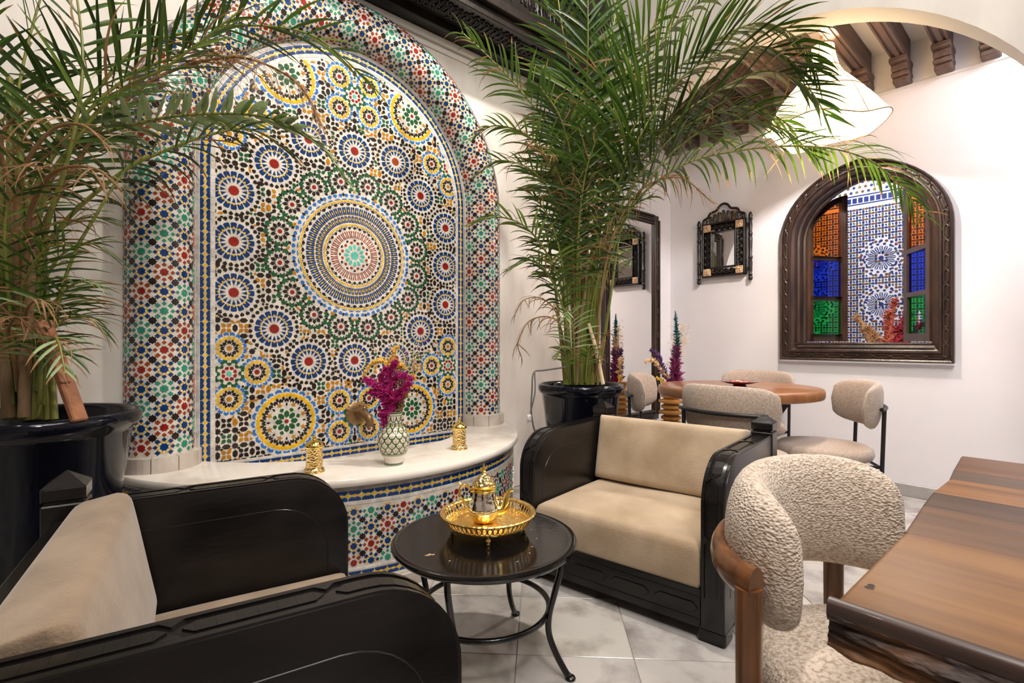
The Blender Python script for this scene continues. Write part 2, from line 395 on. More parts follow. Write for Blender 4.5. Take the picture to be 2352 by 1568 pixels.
# dark carved cornice over the fountain + its plaster moulding
cz = 3.07
tr = MB()
for (y0, y1, z0, z1) in ((0.0, 0.10, 0.0, 0.10), (0.10, 0.13, -0.012, 0.10), (0.13, 0.36, 0.035, 0.12), (0.36, 0.39, 0.0, 0.75), (0.39, 0.43, 0.06, 0.12), (0.39, 0.42, 0.40, 0.46)):
    tr.box((-0.2, YN - (y0 + y1) / 2, cz + (z0 + z1) / 2), (6.68, y1 - y0, z1 - z0), bev=0.004)
to = struct('trim_2', tr, M_DARKW)
sc = MB()                                                          # carved scrolls on the underside and the front face
r = random.Random(2)
for k in range(70):
    x = 0.4 + k * 0.04
    pts = [(x + (0.008 + 0.016 * t / 14) * cos(t * 0.75 + k), YN - 0.245 + (0.02 + 0.05 * t / 14) * sin(t * 0.75 + k), cz + 0.030) for t in range(15)]
    sc.tube(pts, 0.006, 5)
    pts = [(x + (0.006 + 0.014 * t / 14) * cos(t * 0.8 - k), YN - 0.392, cz + 0.26 + (0.02 + 0.06 * t / 14) * sin(t * 0.8 - k)) for t in range(15)]
    sc.tube(pts, 0.006, 5)
o = sc.build('carving', M_DARKW, to); o['kind'] = 'stuff'
struct('trim_3', MB().box((-0.2, YN - 0.015, cz - 0.022), (6.68, 0.03, 0.045), bev=0.006).box((-0.2, YN - 0.008, cz - 0.075), (6.68, 0.016, 0.03), bev=0.005), M_CEIL)
# plaster cornice on the arch wall and the dark carved bracket hanging in the corner
struct('trim_4', MB().box((XA - 0.02, 2.30, 3.36), (0.04, 0.3, 0.05), bev=0.008).box((XA - 0.012, 2.30, 3.30), (0.024, 0.3, 0.03), bev=0.006), M_CEIL)
p = thing('corner_bracket', 'tall narrow dark carved wooden bracket hanging in the corner behind the palm by the arch', 'bracket', (XA - 0.05, 2.745, 1.55))
mb = MB().box((0, 0, 0.78), (0.07, 0.115, 1.50), bev=0.006); mb.build('panel', M_DARKW, p)
mb = MB()
for k in range(11): mb.lathe([(0.0, -.008), (0.035, -0.004), (0.042, 0.006), (0.02, 0.014), (0, 0.016)], 12, c=(-0.036, 0, 0.12 + 0.13 * k), M=Matrix.Rotation(-pi / 2, 4, 'Y'))
o = mb.build('carved_rosettes', M_DARKW, p); o['kind'] = 'stuff'
MB().box((0, 0, 0.02), (0.085, 0.13, 0.03), bev=0.006).build('foot_moulding', M_DARKW, p)
# ------------------------------------------------------------------ zellige generator
def rad(pts, a, c=(0, 0)):
    ca, sa = cos(a), sin(a)
    return [(c[0] + x * ca - y * sa, c[1] + x * sa + y * ca) for x, y in pts]
def star(n, ro, ri, c, rot=0.0):
    return [(c[0] + (ro if k % 2 == 0 else ri) * cos(rot + pi * k / n), c[1] + (ro if k % 2 == 0 else ri) * sin(rot + pi * k / n)) for k in range(2 * n)]
def almond(r0, r1, w):
    m = r0 + (r1 - r0) * 0.62
    return [(r0, 0), (lerp(r0, m, .6), -w * .8), (m, -w), (lerp(m, r1, .8), -w * .62), (r1, 0), (lerp(m, r1, .8), w * .62), (m, w), (lerp(r0, m, .6), w * .8)]
def hexa(l, w): return [(-l, 0), (-l * .45, -w), (l * .45, -w), (l, 0), (l * .45, w), (-l * .45, w)]
def chevron(r0, r1, w): # arrow pointing outward, notched tail
    rs = r1 - (r1 - r0) * .38; wi = w * max(.25, r0) / rs if r0 > .25 else w * r0 / rs
    return [(r0 + (r1 - r0) * .30, 0), (r0, -wi), (rs, -w), (r1, 0), (rs, w), (r0, wi)]
def kite(r0, r1, w): m = (r0 + r1) / 2; return [(r0, 0), (m, -w), (r1, 0), (m, w)]

class Field:
    def __init__(s, inside): s.P = []; s.g = {}; s.inside = inside; s.discs = []; s.clip = None
    def cut(s, poly):
        for ax, sg, lim in s.clip:
            out = []
            for i in range(len(poly)):
                a, b = poly[i - 1], poly[i]; da, db = lim - sg * a[ax], lim - sg * b[ax]
                if (da < 0) != (db < 0):
                    t = da / (da - db); out.append((a[0] + (b[0] - a[0]) * t, a[1] + (b[1] - a[1]) * t))
                if db >= 0: out.append(b)
            poly = out
            if len(poly) < 3: return []
        return poly
    def key(s, x, y): return (int(x // 0.03), int(y // 0.03))
    def put(s, poly, col, force=False, k=0.72, fill=False):
        n = len(poly); cx = sum(p[0] for p in poly) / n; cy = sum(p[1] for p in poly) / n
        if s.clip and not all(s.inside(*p) for p in poly):          # pieces cut along the straight edges of the panel
            poly = s.cut(poly); n = len(poly)
            if n < 3: return
            cx = sum(p[0] for p in poly) / n; cy = sum(p[1] for p in poly) / n
        rr = sum(sqrt((p[0] - cx) ** 2 + (p[1] - cy) ** 2) for p in poly) / n
        if not all(s.inside(*p) for p in poly): return
        if fill and any((cx - a) ** 2 + (cy - b) ** 2 < (d + rr * .55) ** 2 for a, b, d in s.discs): return
        if not force:
            kx, ky = s.key(cx, cy)
            for i in range(kx - 2, kx + 3):
                for j in range(ky - 2, ky + 3):
                    for (x, y, r2) in s.g.get((i, j), ()):
                        if (x - cx) ** 2 + (y - cy) ** 2 < (k * (rr + r2)) ** 2: return
        s.g.setdefault(s.key(cx, cy), []).append((cx, cy, rr))
        A = abs(sum(poly[i][0] * poly[(i + 1) % n][1] - poly[(i + 1) % n][0] * poly[i][1] for i in range(n))) / 2
        s.P.append((poly, col, A))

FHW, FZS, FZB = 0.711, 1.963, 0.491        # field half width, arch spring, bottom
def inside(u, v):
    z = v + 1.576
    if z < FZB: return False
    if z < FZS: return abs(u) < FHW
    return u * u + (z - FZS) ** 2 < FHW ** 2
F = Field(inside); F.clip = [(0, 1, FHW - .0005), (0, -1, FHW - .0005), (1, -1, 1.576 - FZB - .0005)]
def ring(n, fn, col, c, off=0.0, force=True, rot=0.0, k=0.72):
    for i in range(n): F.put(rad(fn, rot + 2 * pi * (i + off) / n, c), col, force, k)
# medallion
c = (0, 0)
F.discs.append((0, 0, .355))
F.put(star(12, .027, .021, c), 'turq', True)
ring(12, almond(.032, .063, .0105), 'turq', c)
ring(12, almond(.066, .083, .0098), 'rust', c, .5); ring(12, almond(.080, .094, .0085), 'black', c)
for s_ in (-1, 1):
    for i in range(32):
        a = 2 * pi * (i + .5) / 32
        F.put(rad([(.101, s_ * .0018), (.101, s_ * .0082), (.142, s_ * .0108), (.142, s_ * .0030), (.131, s_ * .0045), (.122, s_ * .0062), (.113, s_ * .0042)], a, c), 'rust', True)
ring(32, almond(.149, .166, .0105), 'black', c); ring(32, [(.168, -.006), (.168, .006), (.161, .0)], 'black', c, .5)
for i in range(64):
    a = 2 * pi * i / 64
    F.put(rad([(.170, -.0083), (.176, 0), (.170, .0083), (.178, .0085), (.184, 0), (.178, -.0085)], a, c), 'yellow', True)
    a = 2 * pi * (i + .5) / 64
    for r0, r1, w in ((.189, .226, .0082), (.234, .278, .0104)):
        m = (r0 + r1) / 2
        for s_ in (-1, 1):
            F.put(rad([(r0, s_ * .0010), (r0, s_ * w), (r1, s_ * w), (r1, s_ * .0010), (m + .010, s_ * .0014), (m, s_ * .0058), (m - .010, s_ * .0014)], a, c), 'blue', True)
        F.put(rad(kite(m - .011, m + .011, .0050), a, c), 'yellow', True)
    F.put(rad(kite(.224, .236, .0045), a, c), 'yellow', True)
ring(48, almond(.284, .302, .0135), 'black', c); ring(48, [(.303, -.006), (.303, .006), (.296, 0)], 'black', c, .5)
for i in range(96):
    a = 2 * pi * i / 96
    F.put(rad([(.303, -.0095), (.309, 0), (.303, .0095), (.311, .0098), (.318, 0), (.311, -.0098)], a, c), 'yellow', True)
for i in range(48):
    a = 2 * pi * (i + .5) / 48
    F.put(rad([(.319, -.016), (.319, .016), (.324, .011), (.326, 0), (.324, -.011)], a, c), 'light', True)
ring(64, almond(.332, .353, .0125), 'light', c, .5)
# rosettes
RED = ['red', 'red', 'rust']
def rosA(c, red='red'):
    F.discs.append((*c, .119))
    F.put(star(16, .027, .0215, c), red, True)
    for i in range(16):
        a = 2 * pi * i / 16
        F.put(rad([(.036, 0), (.060, -.0088), (.060, .0088)], a, c), 'blue', True)
        F.put(rad(kite(.0605, .0755, .0072), a, c), 'yellow', True)
        F.put(rad([(.067, -.0075), (.067, -.0120), (.090, -.0142), (.095, -.009), (.095, .009), (.090, .0142), (.067, .0120), (.067, .0075), (.0765, 0)], a, c), 'blue', True)
    for i in range(28): F.put(rad(almond(.1035 + .003 * (i % 2), .1245 + .003 * (i % 2), .0106), 2 * pi * (i + .5) / 28, c), 'black', False, .55)
def rosB(c, a0):
    F.discs.append((*c, .078))
    F.put(star(10, .0135, .0102, c), 'red', True)
    ring(10, chevron(.019, .052, .0104), 'black', c, 0, True, a0)
    ring(10, chevron(.052, .086, .0165), 'green', c, .5, False, a0, .62)
    ring(10, kite(.060, .084, .0085), 'black', c, 0, False, a0, .6)
def rosC(c, mid='red'):
    F.discs.append((*c, .074))
    F.put(star(8, .0145, .011, c), mid, True)
    ring(8, chevron(.019, .041, .0104), 'black', c)
    ring(8, kite(.030, .047, .0065), 'black', c, .5, False, 0, .5)
    ring(16, chevron(.041, .062, .0089), 'yellow', c, 0, False, 0, .5)
    ring(16, chevron(.0625, .082, .0118), 'light', c, .5, False, 0, .5)
def rosD(c):
    F.discs.append((*c, .074))
    F.put(star(8, .0135, .0105, c), 'turq', True)
    ring(8, almond(.018, .036, .0105), 'red', c, .5); ring(8, almond(.038, .055, .0115), 'green', c)
    ring(8, chevron(.050, .075, .0170), 'green', c, .5)
def rosE(c):
    F.discs.append((*c, .174))
    F.put(star(8, .0125, .0098, c), 'red', True)
    ring(8, rad(hexa(.0200, .0125), 0, (.039, 0)), 'green', c); ring(8, almond(.052, .073, .0115), 'green', c, .5)
    ring(8, star(5, .0155, .0070, (.092, 0), pi), 'orange', c, .5)
    ring(8, kite(.080, .102, .006), 'black', c)
    ring(24, chevron(.101, .125, .0112), 'black', c); ring(24, kite(.110, .136, .0078), 'black', c, .5)
    ring(24, chevron(.126, .151, .0148), 'yellow', c); ring(24, kite(.130, .154, .0095), 'yellow', c, .5)
    ring(24, chevron(.153, .175, .0168), 'light', c, 0)
for sv in (1, -1):
    for u, v in ((.63, .253), (.44, .43), (.262, .605), (0, .605)):
        for su in ((1, -1) if u else (1,)): rosA((su * u, sv * v), 'rust' if (u, v, su, sv) == (.262, .605, 1, 1) else 'red')
    for su in (1, -1):
        rosE((su * .378, sv * .918)); 
rosA((.63, 0)); rosA((-.63, 0))
for k in range(16):
    a = 2 * pi * (k + .5) / 16; rosB((.420 * cos(a), .420 * sin(a)), a)
for sv in (1, -1):
    rosD((0, sv * .92))
    for su in (1, -1):
        rosD((su * .65, sv * .655))
        rosC((su * .65, sv * .53), 'orange'); rosC((su * .523, sv * .652)); rosC((su * .65, sv * .78), 'orange')
        for dv in (.83, 1.005): rosC((su * .09, sv * dv))
# lattice between them: stars, hexagons and lozenges
p = 0.078
for i in range(-10, 11):
    for j in range(-16, 17):
        F.put(star(8, .0165, .0125, (i * p, j * p), 0), 'black', False, .85, True)
for i in range(-10, 11):
    for j in range(-16, 17):
        x, y = i * p, j * p; oc = ('black', 'orange', 'black', 'orange', 'green')[(2 * i + j) % 5]
        F.put(rad(hexa(.0205, .0115), 0, (x + p / 2, y)), 'black', False, .74, True)
        F.put(rad(hexa(.0205, .0115), pi / 2, (x, y + p / 2)), 'black' if (i + j) % 4 else 'orange', False, .74, True)
        for q in range(4):
            a = pi / 4 + q * pi / 2; d = p * .245
            F.put(rad(almond(-.0135, .0135, .0098), a + pi, (x + p / 2 + d * cos(a), y + p / 2 + d * sin(a))), oc, False, .70, True)
q_ = 0.0265
r = random.Random(9)
for i in range(-28, 29):
    for j in range(-42, 43):
        a = r.choice((pi / 4, -pi / 4, 0, pi / 2)); x, y = i * q_, j * q_
        F.put(rad([(-.0155, -.0055), (.0065, -.0055), (.0155, .0055), (-.0065, .0055)], a, (x, y)), r.choice(('orange', 'orange', 'black', 'orange')), False, .80, True)
for i in range(-38, 39):
    for j in range(-58, 59):
        F.put(hexa(.0075, .0058) if False else rad(hexa(.0078, .0056), r.choice((0, pi / 2)), (i * .019, j * .019)), r.choice(('orange', 'black', 'green', 'black')), False, .86, True)

# ------------------------------------------------------------------ the wall fountain
XC = 1.279
HC = 0.51                                   # counter height
fo = thing('wall_fountain', 'large mosaic tiled arched wall fountain with bow-fronted marble ledge', 'fountain', (XC, YN, 0))
# all its parts below are in local coordinates: x = u, y = 0 at the wall, negative toward the room
def pan(u, v, h): return (u, -0.012 - h, v + 1.576)
# panel backing: the white ground tile of the mosaic
mb = MB(); out = [(-.805, .40), (-.805, FZS)] + [(-.805 * cos(pi * k / 40), FZS + .805 * sin(pi * k / 40)) for k in range(1, 40)] + [(.805, FZS), (.805, .40)]
mb.prism([(u, z - 1.576) for u, z in out], pan, -0.012, 0.0)
panel = mb.build('mosaic_panel', Z['white'], fo, smooth=0)
order = sorted(range(len(F.P)), key=lambda i: -F.P[i][2])
single = set(order[:300]); mb = MB(); jr = random.Random(4)
for i, (poly, colr, A) in enumerate(F.P):
    hh = 0.0013 + jr.random() * 0.0008
    if i in single:
        t = MB(); t.prism(poly, pan, -0.0005, hh, 0, 0.96); t.build('tile', Z[colr], panel, smooth=0, recalc=False)
    else: mb.prism(poly, pan, -0.0005, hh, ZI[colr], 0.96)
o = mb.build('small_tiles', ZM, panel, smooth=0, recalc=False); o['kind'] = 'stuff'

# border: blue tiles with a yellow lozenge chain
L = 0.054
def strip(path, name, parent, single=True, hw=.0215, h=.0015):
    """path(s, b, h) -> point, s along in metres; path.len"""
    fn, length = path; n = max(1, round(length / L)); l = length / n
    rest = MB(); q = [(.0012, hw), (l - .0012, hw), (l - .0012, .0125), (l * .76, .0035), (l * .5, .0082), (l * .24, .0035), (.0012, .0125)]
    for k in range(n):
        for sg in (1, -1):
            poly = [(k * l + a, sg * b) for a, b in q]
            if single:
                t = MB(); t.prism(poly, fn, -.0005, h, 0, .98); t.build(name, Z['blue'], parent, smooth=0)
            else: rest.prism(poly, fn, -.0005, h, 0, .98)
        rest.prism([(k * l, -.0105), (k * l + l * .22, 0), (k * l, .0105), (k * l - l * .22, 0)], fn, -.0005, h, 1, .93)
        rest.prism([(k * l + l * .25, 0), (k * l + l * .5, -.0062), (k * l + l * .75, 0), (k * l + l * .5, .0062)], fn, -.0005, h, 1, .93)
    o = rest.build('lozenge_chain', [Z['blue'], Z['yellow']], parent, smooth=0); o['kind'] = 'stuff'
RB, zb = 0.754, 0.42
Ls, La = FZS - zb, pi * RB
def pborder(s, b, h):
    if s < Ls: return (-RB - b, -0.012 - h, zb + s)
    if s < Ls + La:
        a = (s - Ls) / RB; return (-(RB + b) * cos(a), -0.012 - h, FZS + (RB + b) * sin(a))
    return (RB + b, -0.012 - h, FZS - (s - Ls - La))
strip((pborder, 2 * Ls + La), 'border_tile', panel)
strip((lambda s, b, h: (-.727 + s, -.012 - h, .452 + b), 1.454), 'border_tile', panel)
mb = MB()                                                          # thin pale edging rows beside the chain
for R_, w_, kk in ((.722, .016, 'cream'), (.786, .014, 'grey')):
    n = 150; S = 2 * Ls + pi * R_
    def fr(s, b, h, R_=R_):
        if s < Ls: return (-R_ - b, -.012 - h, zb + s)
        if s < Ls + pi * R_:
            a = (s - Ls) / R_; return (-(R_ + b) * cos(a), -.012 - h, FZS + (R_ + b) * sin(a))
        return (R_ + b, -.012 - h, FZS - (s - Ls - pi * R_))
    for k in range(n):
        a, b = S * k / n + .0006, S * (k + 1) / n - .0006
        mb.prism([(a, -w_ / 2), (b, -w_ / 2), (b, w_ / 2), (a, w_ / 2)], fr, -.0005, .0016, ZI[kk], .98)
for k in range(28):
    a, b = -.70 + 1.40 * k / 28 + .0008, -.70 + 1.40 * (k + 1) / 28 - .0008
    mb.prism([(a, .478), (b, .478), (b, .490), (a, .490)], lambda u, z, h: (u, -.012 - h, z), -.0005, .0016, ZI['cream'], .98)
o = mb.build('edging_tiles', ZM, panel, smooth=0); o['kind'] = 'stuff'

# half-round mosaic moulding (two columns joined by the arch)
RC, RT, CZB = 0.933, 0.135, HC + 0.065
CL = FZS - CZB; CA = pi * RC
def colp(s, ph, h):
    if s < CL: c, e = (-RC, CZB + s), (-1, 0)
    elif s < CL + CA:
        a = (s - CL) / RC; e = (-cos(a), sin(a)); c = (RC * e[0], FZS + RC * e[1])
    else: c, e = (RC, FZS - (s - CL - CA)), (1, 0)
    rr = RT + h
    return (c[0] + rr * cos(ph) * e[0], -rr * sin(ph), c[1] + rr * cos(ph) * e[1])
TOT = 2 * CL + CA
mb = MB(); mb.grid(lambda i, j: colp(i * TOT, j * pi, 0), 150, 25)
colm = mb.build('column_moulding', Z['white'], fo, smooth=180)
P = 0.0848; nrow = round(TOT / P); P = TOT / nrow
def motif(kind):
    """one star of the lattice: list of (poly, colour)"""
    out = [(star(8, .0186, .0144, (0, 0), pi / 8), {'b': 'blue', 'g': 'teal', 'r': 'red'}[kind])]
    cc = {'b': 'blue', 'g': 'teal', 'r': 'rust'}[kind]
    for k in range(8):
        a = pi / 4 * k
        out.append((rad([(.0226, 0), (.0324, -.0098), (.0422, 0), (.0324, .0098)] if k % 2 == 0 else [(.0252, -.0084), (.0418, -.0084), (.0418, .0084), (.0252, .0084)], a), cc))
        if kind == 'b': out.append((rad([(.0178, 0), (.0272, -.0088), (.0272, .0088)], a + pi / 8), 'yellow'))
        elif kind == 'r' and k % 2: pass
    return out
MOT = {k: motif(k) for k in 'bgr'}; SEQ = 'bgbr'
BST = star(8, .0182, .0136, (0, 0), 0)
def mosaic_run(fn, rows, cols, pitch, b0, singles, name, parent, smin=None, smax=None, rowoff=0.5):
    rest = MB(); cnt = 0; sc = pitch / .0848
    for i in range(rows):
        for j in range(cols):
            s0 = (i + rowoff) * pitch; bb = b0 + j * pitch
            kind = SEQ[(i - j) % 4]
            items = [(pl, c, s0, bb, q == 0) for q, (pl, c) in enumerate(MOT[kind])]
            items.append((BST, 'black', s0 + pitch / 2, bb + pitch / 2, True))
            for pl, c, sa, ba, main in items:
                poly = [(sa + x * sc, ba + y * sc) for x, y in pl]
                ok = all((smin is None or smin[0] <= x <= smin[1]) and (smax is None or smax[0] <= y <= smax[1]) for x, y in poly)
                if not ok: continue
                if main and cnt < singles:
                    cnt += 1; t = MB(); t.prism(poly, fn, -.0012, .0014, 0, .96); t.build(name, Z[c], parent, smooth=0, recalc=False)
                else: rest.prism(poly, fn, -.0012, .0012, ZI[c], .96)
    o = rest.build('small_tiles', ZM, parent, smooth=0, recalc=False); o['kind'] = 'stuff'
mosaic_run(lambda s, b, h: colp(s, pi / 2 + b / RT, h), nrow, 5, P, -2 * P, 300, 'star_tile', colm,
           smin=(0.002, TOT - .002), smax=(-RT * pi / 2 + .003, RT * pi / 2 - .003))
# marble blocks ringing the column feet
for sg in (-1, 1):
    for k in range(5):
        a0, a1 = pi * k / 5 + .01, pi * (k + 1) / 5 - .01
        mb = MB(); n = 4; r0, r1 = RT - .002, RT + .030
        arc = [lerp(a0, a1, t / n) for t in range(n + 1)]
        poly = [(sg * RC + r1 * cos(a), -r1 * sin(a)) for a in arc] + [(sg * RC + r0 * cos(a), -r0 * sin(a)) for a in reversed(arc)]
        mb.prism(poly, lambda u, v, h: (u, v, h), HC, HC + .066, 0, .99); mb.build('marble_block', M_BLOCK, fo, smooth=0)

# bow-fronted ledge: marble counter round a shallow basin, mosaic apron below
BY, BR = 0.290, 1.15                          # arc centre (local y) and radius
amax = math.acos(BY / BR) if BY > 0 else 0
def arc(a, r): return (r * sin(a), BY - r * cos(a))
IY, IR = 0.485, 0.92
def inner(x):
    return min(0.0, IY - sqrt(max(0, IR * IR - x * x))) if abs(x) < .80 else 0.0
N = 72; sec = []
for i in range(N + 1):
    a = lerp(-amax, amax, i / N); xi = lerp(-1, 1, i / N) * 1.05
    yi = inner(xi); S = []
    S.append((xi, yi, HC - .05)); S.append((xi, yi, HC))
    for (dr, dz) in ((-.012, 0), (-.004, -.003), (0, -.010), (.001, -.018), (0, -.026), (-.004, -.033), (-.012, -.036)):
        x, y = arc(a, BR + dr); S.append((x, min(y, 0.0), HC + dz))
    x, y = arc(a, BR - .06); S.append((x, min(y, 0), HC - .036))
    sec.append(S)
mb = MB(); m_ = len(sec[0])
mb.add([p for S in sec for p in S], [[i * m_ + k, i * m_ + (k + 1) % m_, (i + 1) * m_ + (k + 1) % m_, (i + 1) * m_ + k] for i in range(N) for k in range(m_)])
mb.build('marble_counter', M_COUNTER, fo, smooth=30)
mb = MB()                                       # basin floor
ix = [lerp(-.80, .80, k / 30) for k in range(31)]
mb.prism([(x, inner(x) - .01) for x in ix] + [(.80, .0), (-.80, .0)], lambda u, v, h: (u, v, h), .36, .385)
mb.build('basin', M_COUNTER, fo, smooth=0)
RA = BR - 0.03; aA = math.acos(BY / RA)
mb = MB(); nA = 64                              # apron
for i in range(nA):
    a0, a1 = lerp(-aA, aA, i / nA), lerp(-aA, aA, (i + 1) / nA)
    (x0, y0), (x1, y1) = arc(a0, RA), arc(a1, RA)
    mb.add([(x0, y0, .04), (x1, y1, .04), (x1, y1, HC - .036), (x0, y0, HC - .036)], [[0, 1, 2, 3]])
apron = mb.build('apron', Z['white'], fo, smooth=180)
def apr(s, b, h):
    x, y = arc(s / RA - aA, RA + h); return (x, y, b)
AL = 2 * aA * RA
mb = MB()
for z0, z1, kk, n in ((.456, .472, 'grey', 60), (.392, .405, 'white', 60), (.062, .074, 'white', 50), (.115, .125, 'white', 50)):
    for k in range(n):
        a, b = AL * k / n + .001, AL * (k + 1) / n - .001
        mb.prism([(a, z0), (b, z0), (b, z1), (a, z1)], apr, -.001, .0016, ZI[kk], .985)
o = mb.build('edging_tiles', ZM, apron, smooth=0); o['kind'] = 'stuff'
strip((lambda s, b, h: apr(s, .431 + b, h), AL), 'border_tile', apron, single=False)
strip((lambda s, b, h: apr(s, .094 + b * .8, h), AL), 'border_tile', apron, single=False)
nr = round(AL / .0715); PA = AL / nr
mosaic_run(apr, nr, 5, PA, .125 + .022, 200, 'star_tile', apron, smin=(.01, AL - .01), smax=(.128, .390))
mb = MB()
for i in range(nA):
    a0, a1 = lerp(-aA, aA, i / nA), lerp(-aA, aA, (i + 1) / nA)
    q = [arc(a0, RA + .012), arc(a1, RA + .012), arc(a1, RA - .02), arc(a0, RA - .02)]
    mb.add([(x, min(y, 0), z) for z in (0, .056) for x, y in q], [[0, 1, 5, 4], [4, 5, 6, 7], [0, 3, 2, 1], [3, 7, 6, 2]])
mb.build('marble_plinth', M_BLOCK, fo, smooth=0)

# brass tap on the panel
tp = thing('wall_tap', 'aged brass water tap with scalloped round plate on the mosaic wall', 'tap', (XC + .012, YN - .013, 1.576 - .91))
mb = MB(); mb.lathe([(0, 0), (.064, 0), (.069, .004), (.062, .010), (.038, .016), (0, .016)], 48, M=Matrix.Rotation(pi / 2, 4, 'X'), rfun=lambda a, z: 1 + .05 * cos(16 * a))
mb.build('scalloped_plate', M_OLDBR, tp, smooth=50)
mb = MB(); mb.tube(crom([(0, -.01, 0), (0.004, -.05, 0), (.012, -.085, -.003), (.02, -.115, -.02), (.022, -.122, -.05), (.022, -.123, -.07)], 5), [.025] * 6 + [.022] * 15 + [.021] * 4 + [.024], 14)
mb.build('spout', M_OLDBR, tp, smooth=50)
mb = MB(); mb.lathe([(0, .0), (.010, 0), (.008, .012), (.012, .018), (.006, .026), (.006, .034), (0, .036)], 14, c=(.012, -.075, .018))
mb.tube([(-.018, -.075, .05), (-.01, -.075, .05), (.034, -.075, .05), (.042, -.075, .05)], [.0075, .0045, .0045, .0075], 8)
mb.build('handle', M_OLDBR, tp, smooth=50)

# mosaic strip let into the floor under the arch
fs = MB().box((3.105, .8, -.007), (.47, 3.6, .012)).build('mosaic_strip', Z['white'], FLOOR_STRIP, smooth=0)
def flr(s, b, h): return (2.87 + b, -1.0 + s, -.001 + h * .6)
strip((lambda s, b, h: flr(s, .030 + b, h), 3.6), 'border_tile', fs, single=False)
strip((lambda s, b, h: flr(s, .440 - b, h), 3.6), 'border_tile', fs, single=False)
mosaic_run(flr, 40, 5, .09, .06, 120, 'star_tile', fs, smin=(.01, 3.59), smax=(.062, .408))
# ------------------------------------------------------------------ armchairs
AW, AD, AH, ATH, ARAD = 0.92, 0.74, 0.655, 0.085, 0.165
def arm_outline(inset=0.0, y1=None, z0=0.05, n=10):
    y1 = AD if y1 is None else y1
    r = ARAD - inset
    pts = [(y1 - inset * 0, z0), (y1, AH - inset)]
    pts += [(ARAD - r * sin(pi / 2 * k / n), AH - ARAD + r * cos(pi / 2 * k / n)) for k in range(n + 1)]
    pts += [(inset, z0)]
    return pts
def edge_path(n=40):
    """centre line of the arm's top and front face, from the back to the foot: (y, z, normal)"""
    L1, L2, L3 = AD - ARAD - .07, pi / 2 * ARAD, AH - ARAD - .16
    def f(s):
        if s < L1: return (AD - .07 - s, AH, 0.0, 1.0)
        if s < L1 + L2:
            a = (s - L1) / ARAD; return (ARAD - ARAD * sin(a), AH - ARAD + ARAD * cos(a), -sin(a), cos(a))
        return (0.0, AH - ARAD - (s - L1 - L2), -1.0, 0.0)
    return f, L1 + L2 + L3
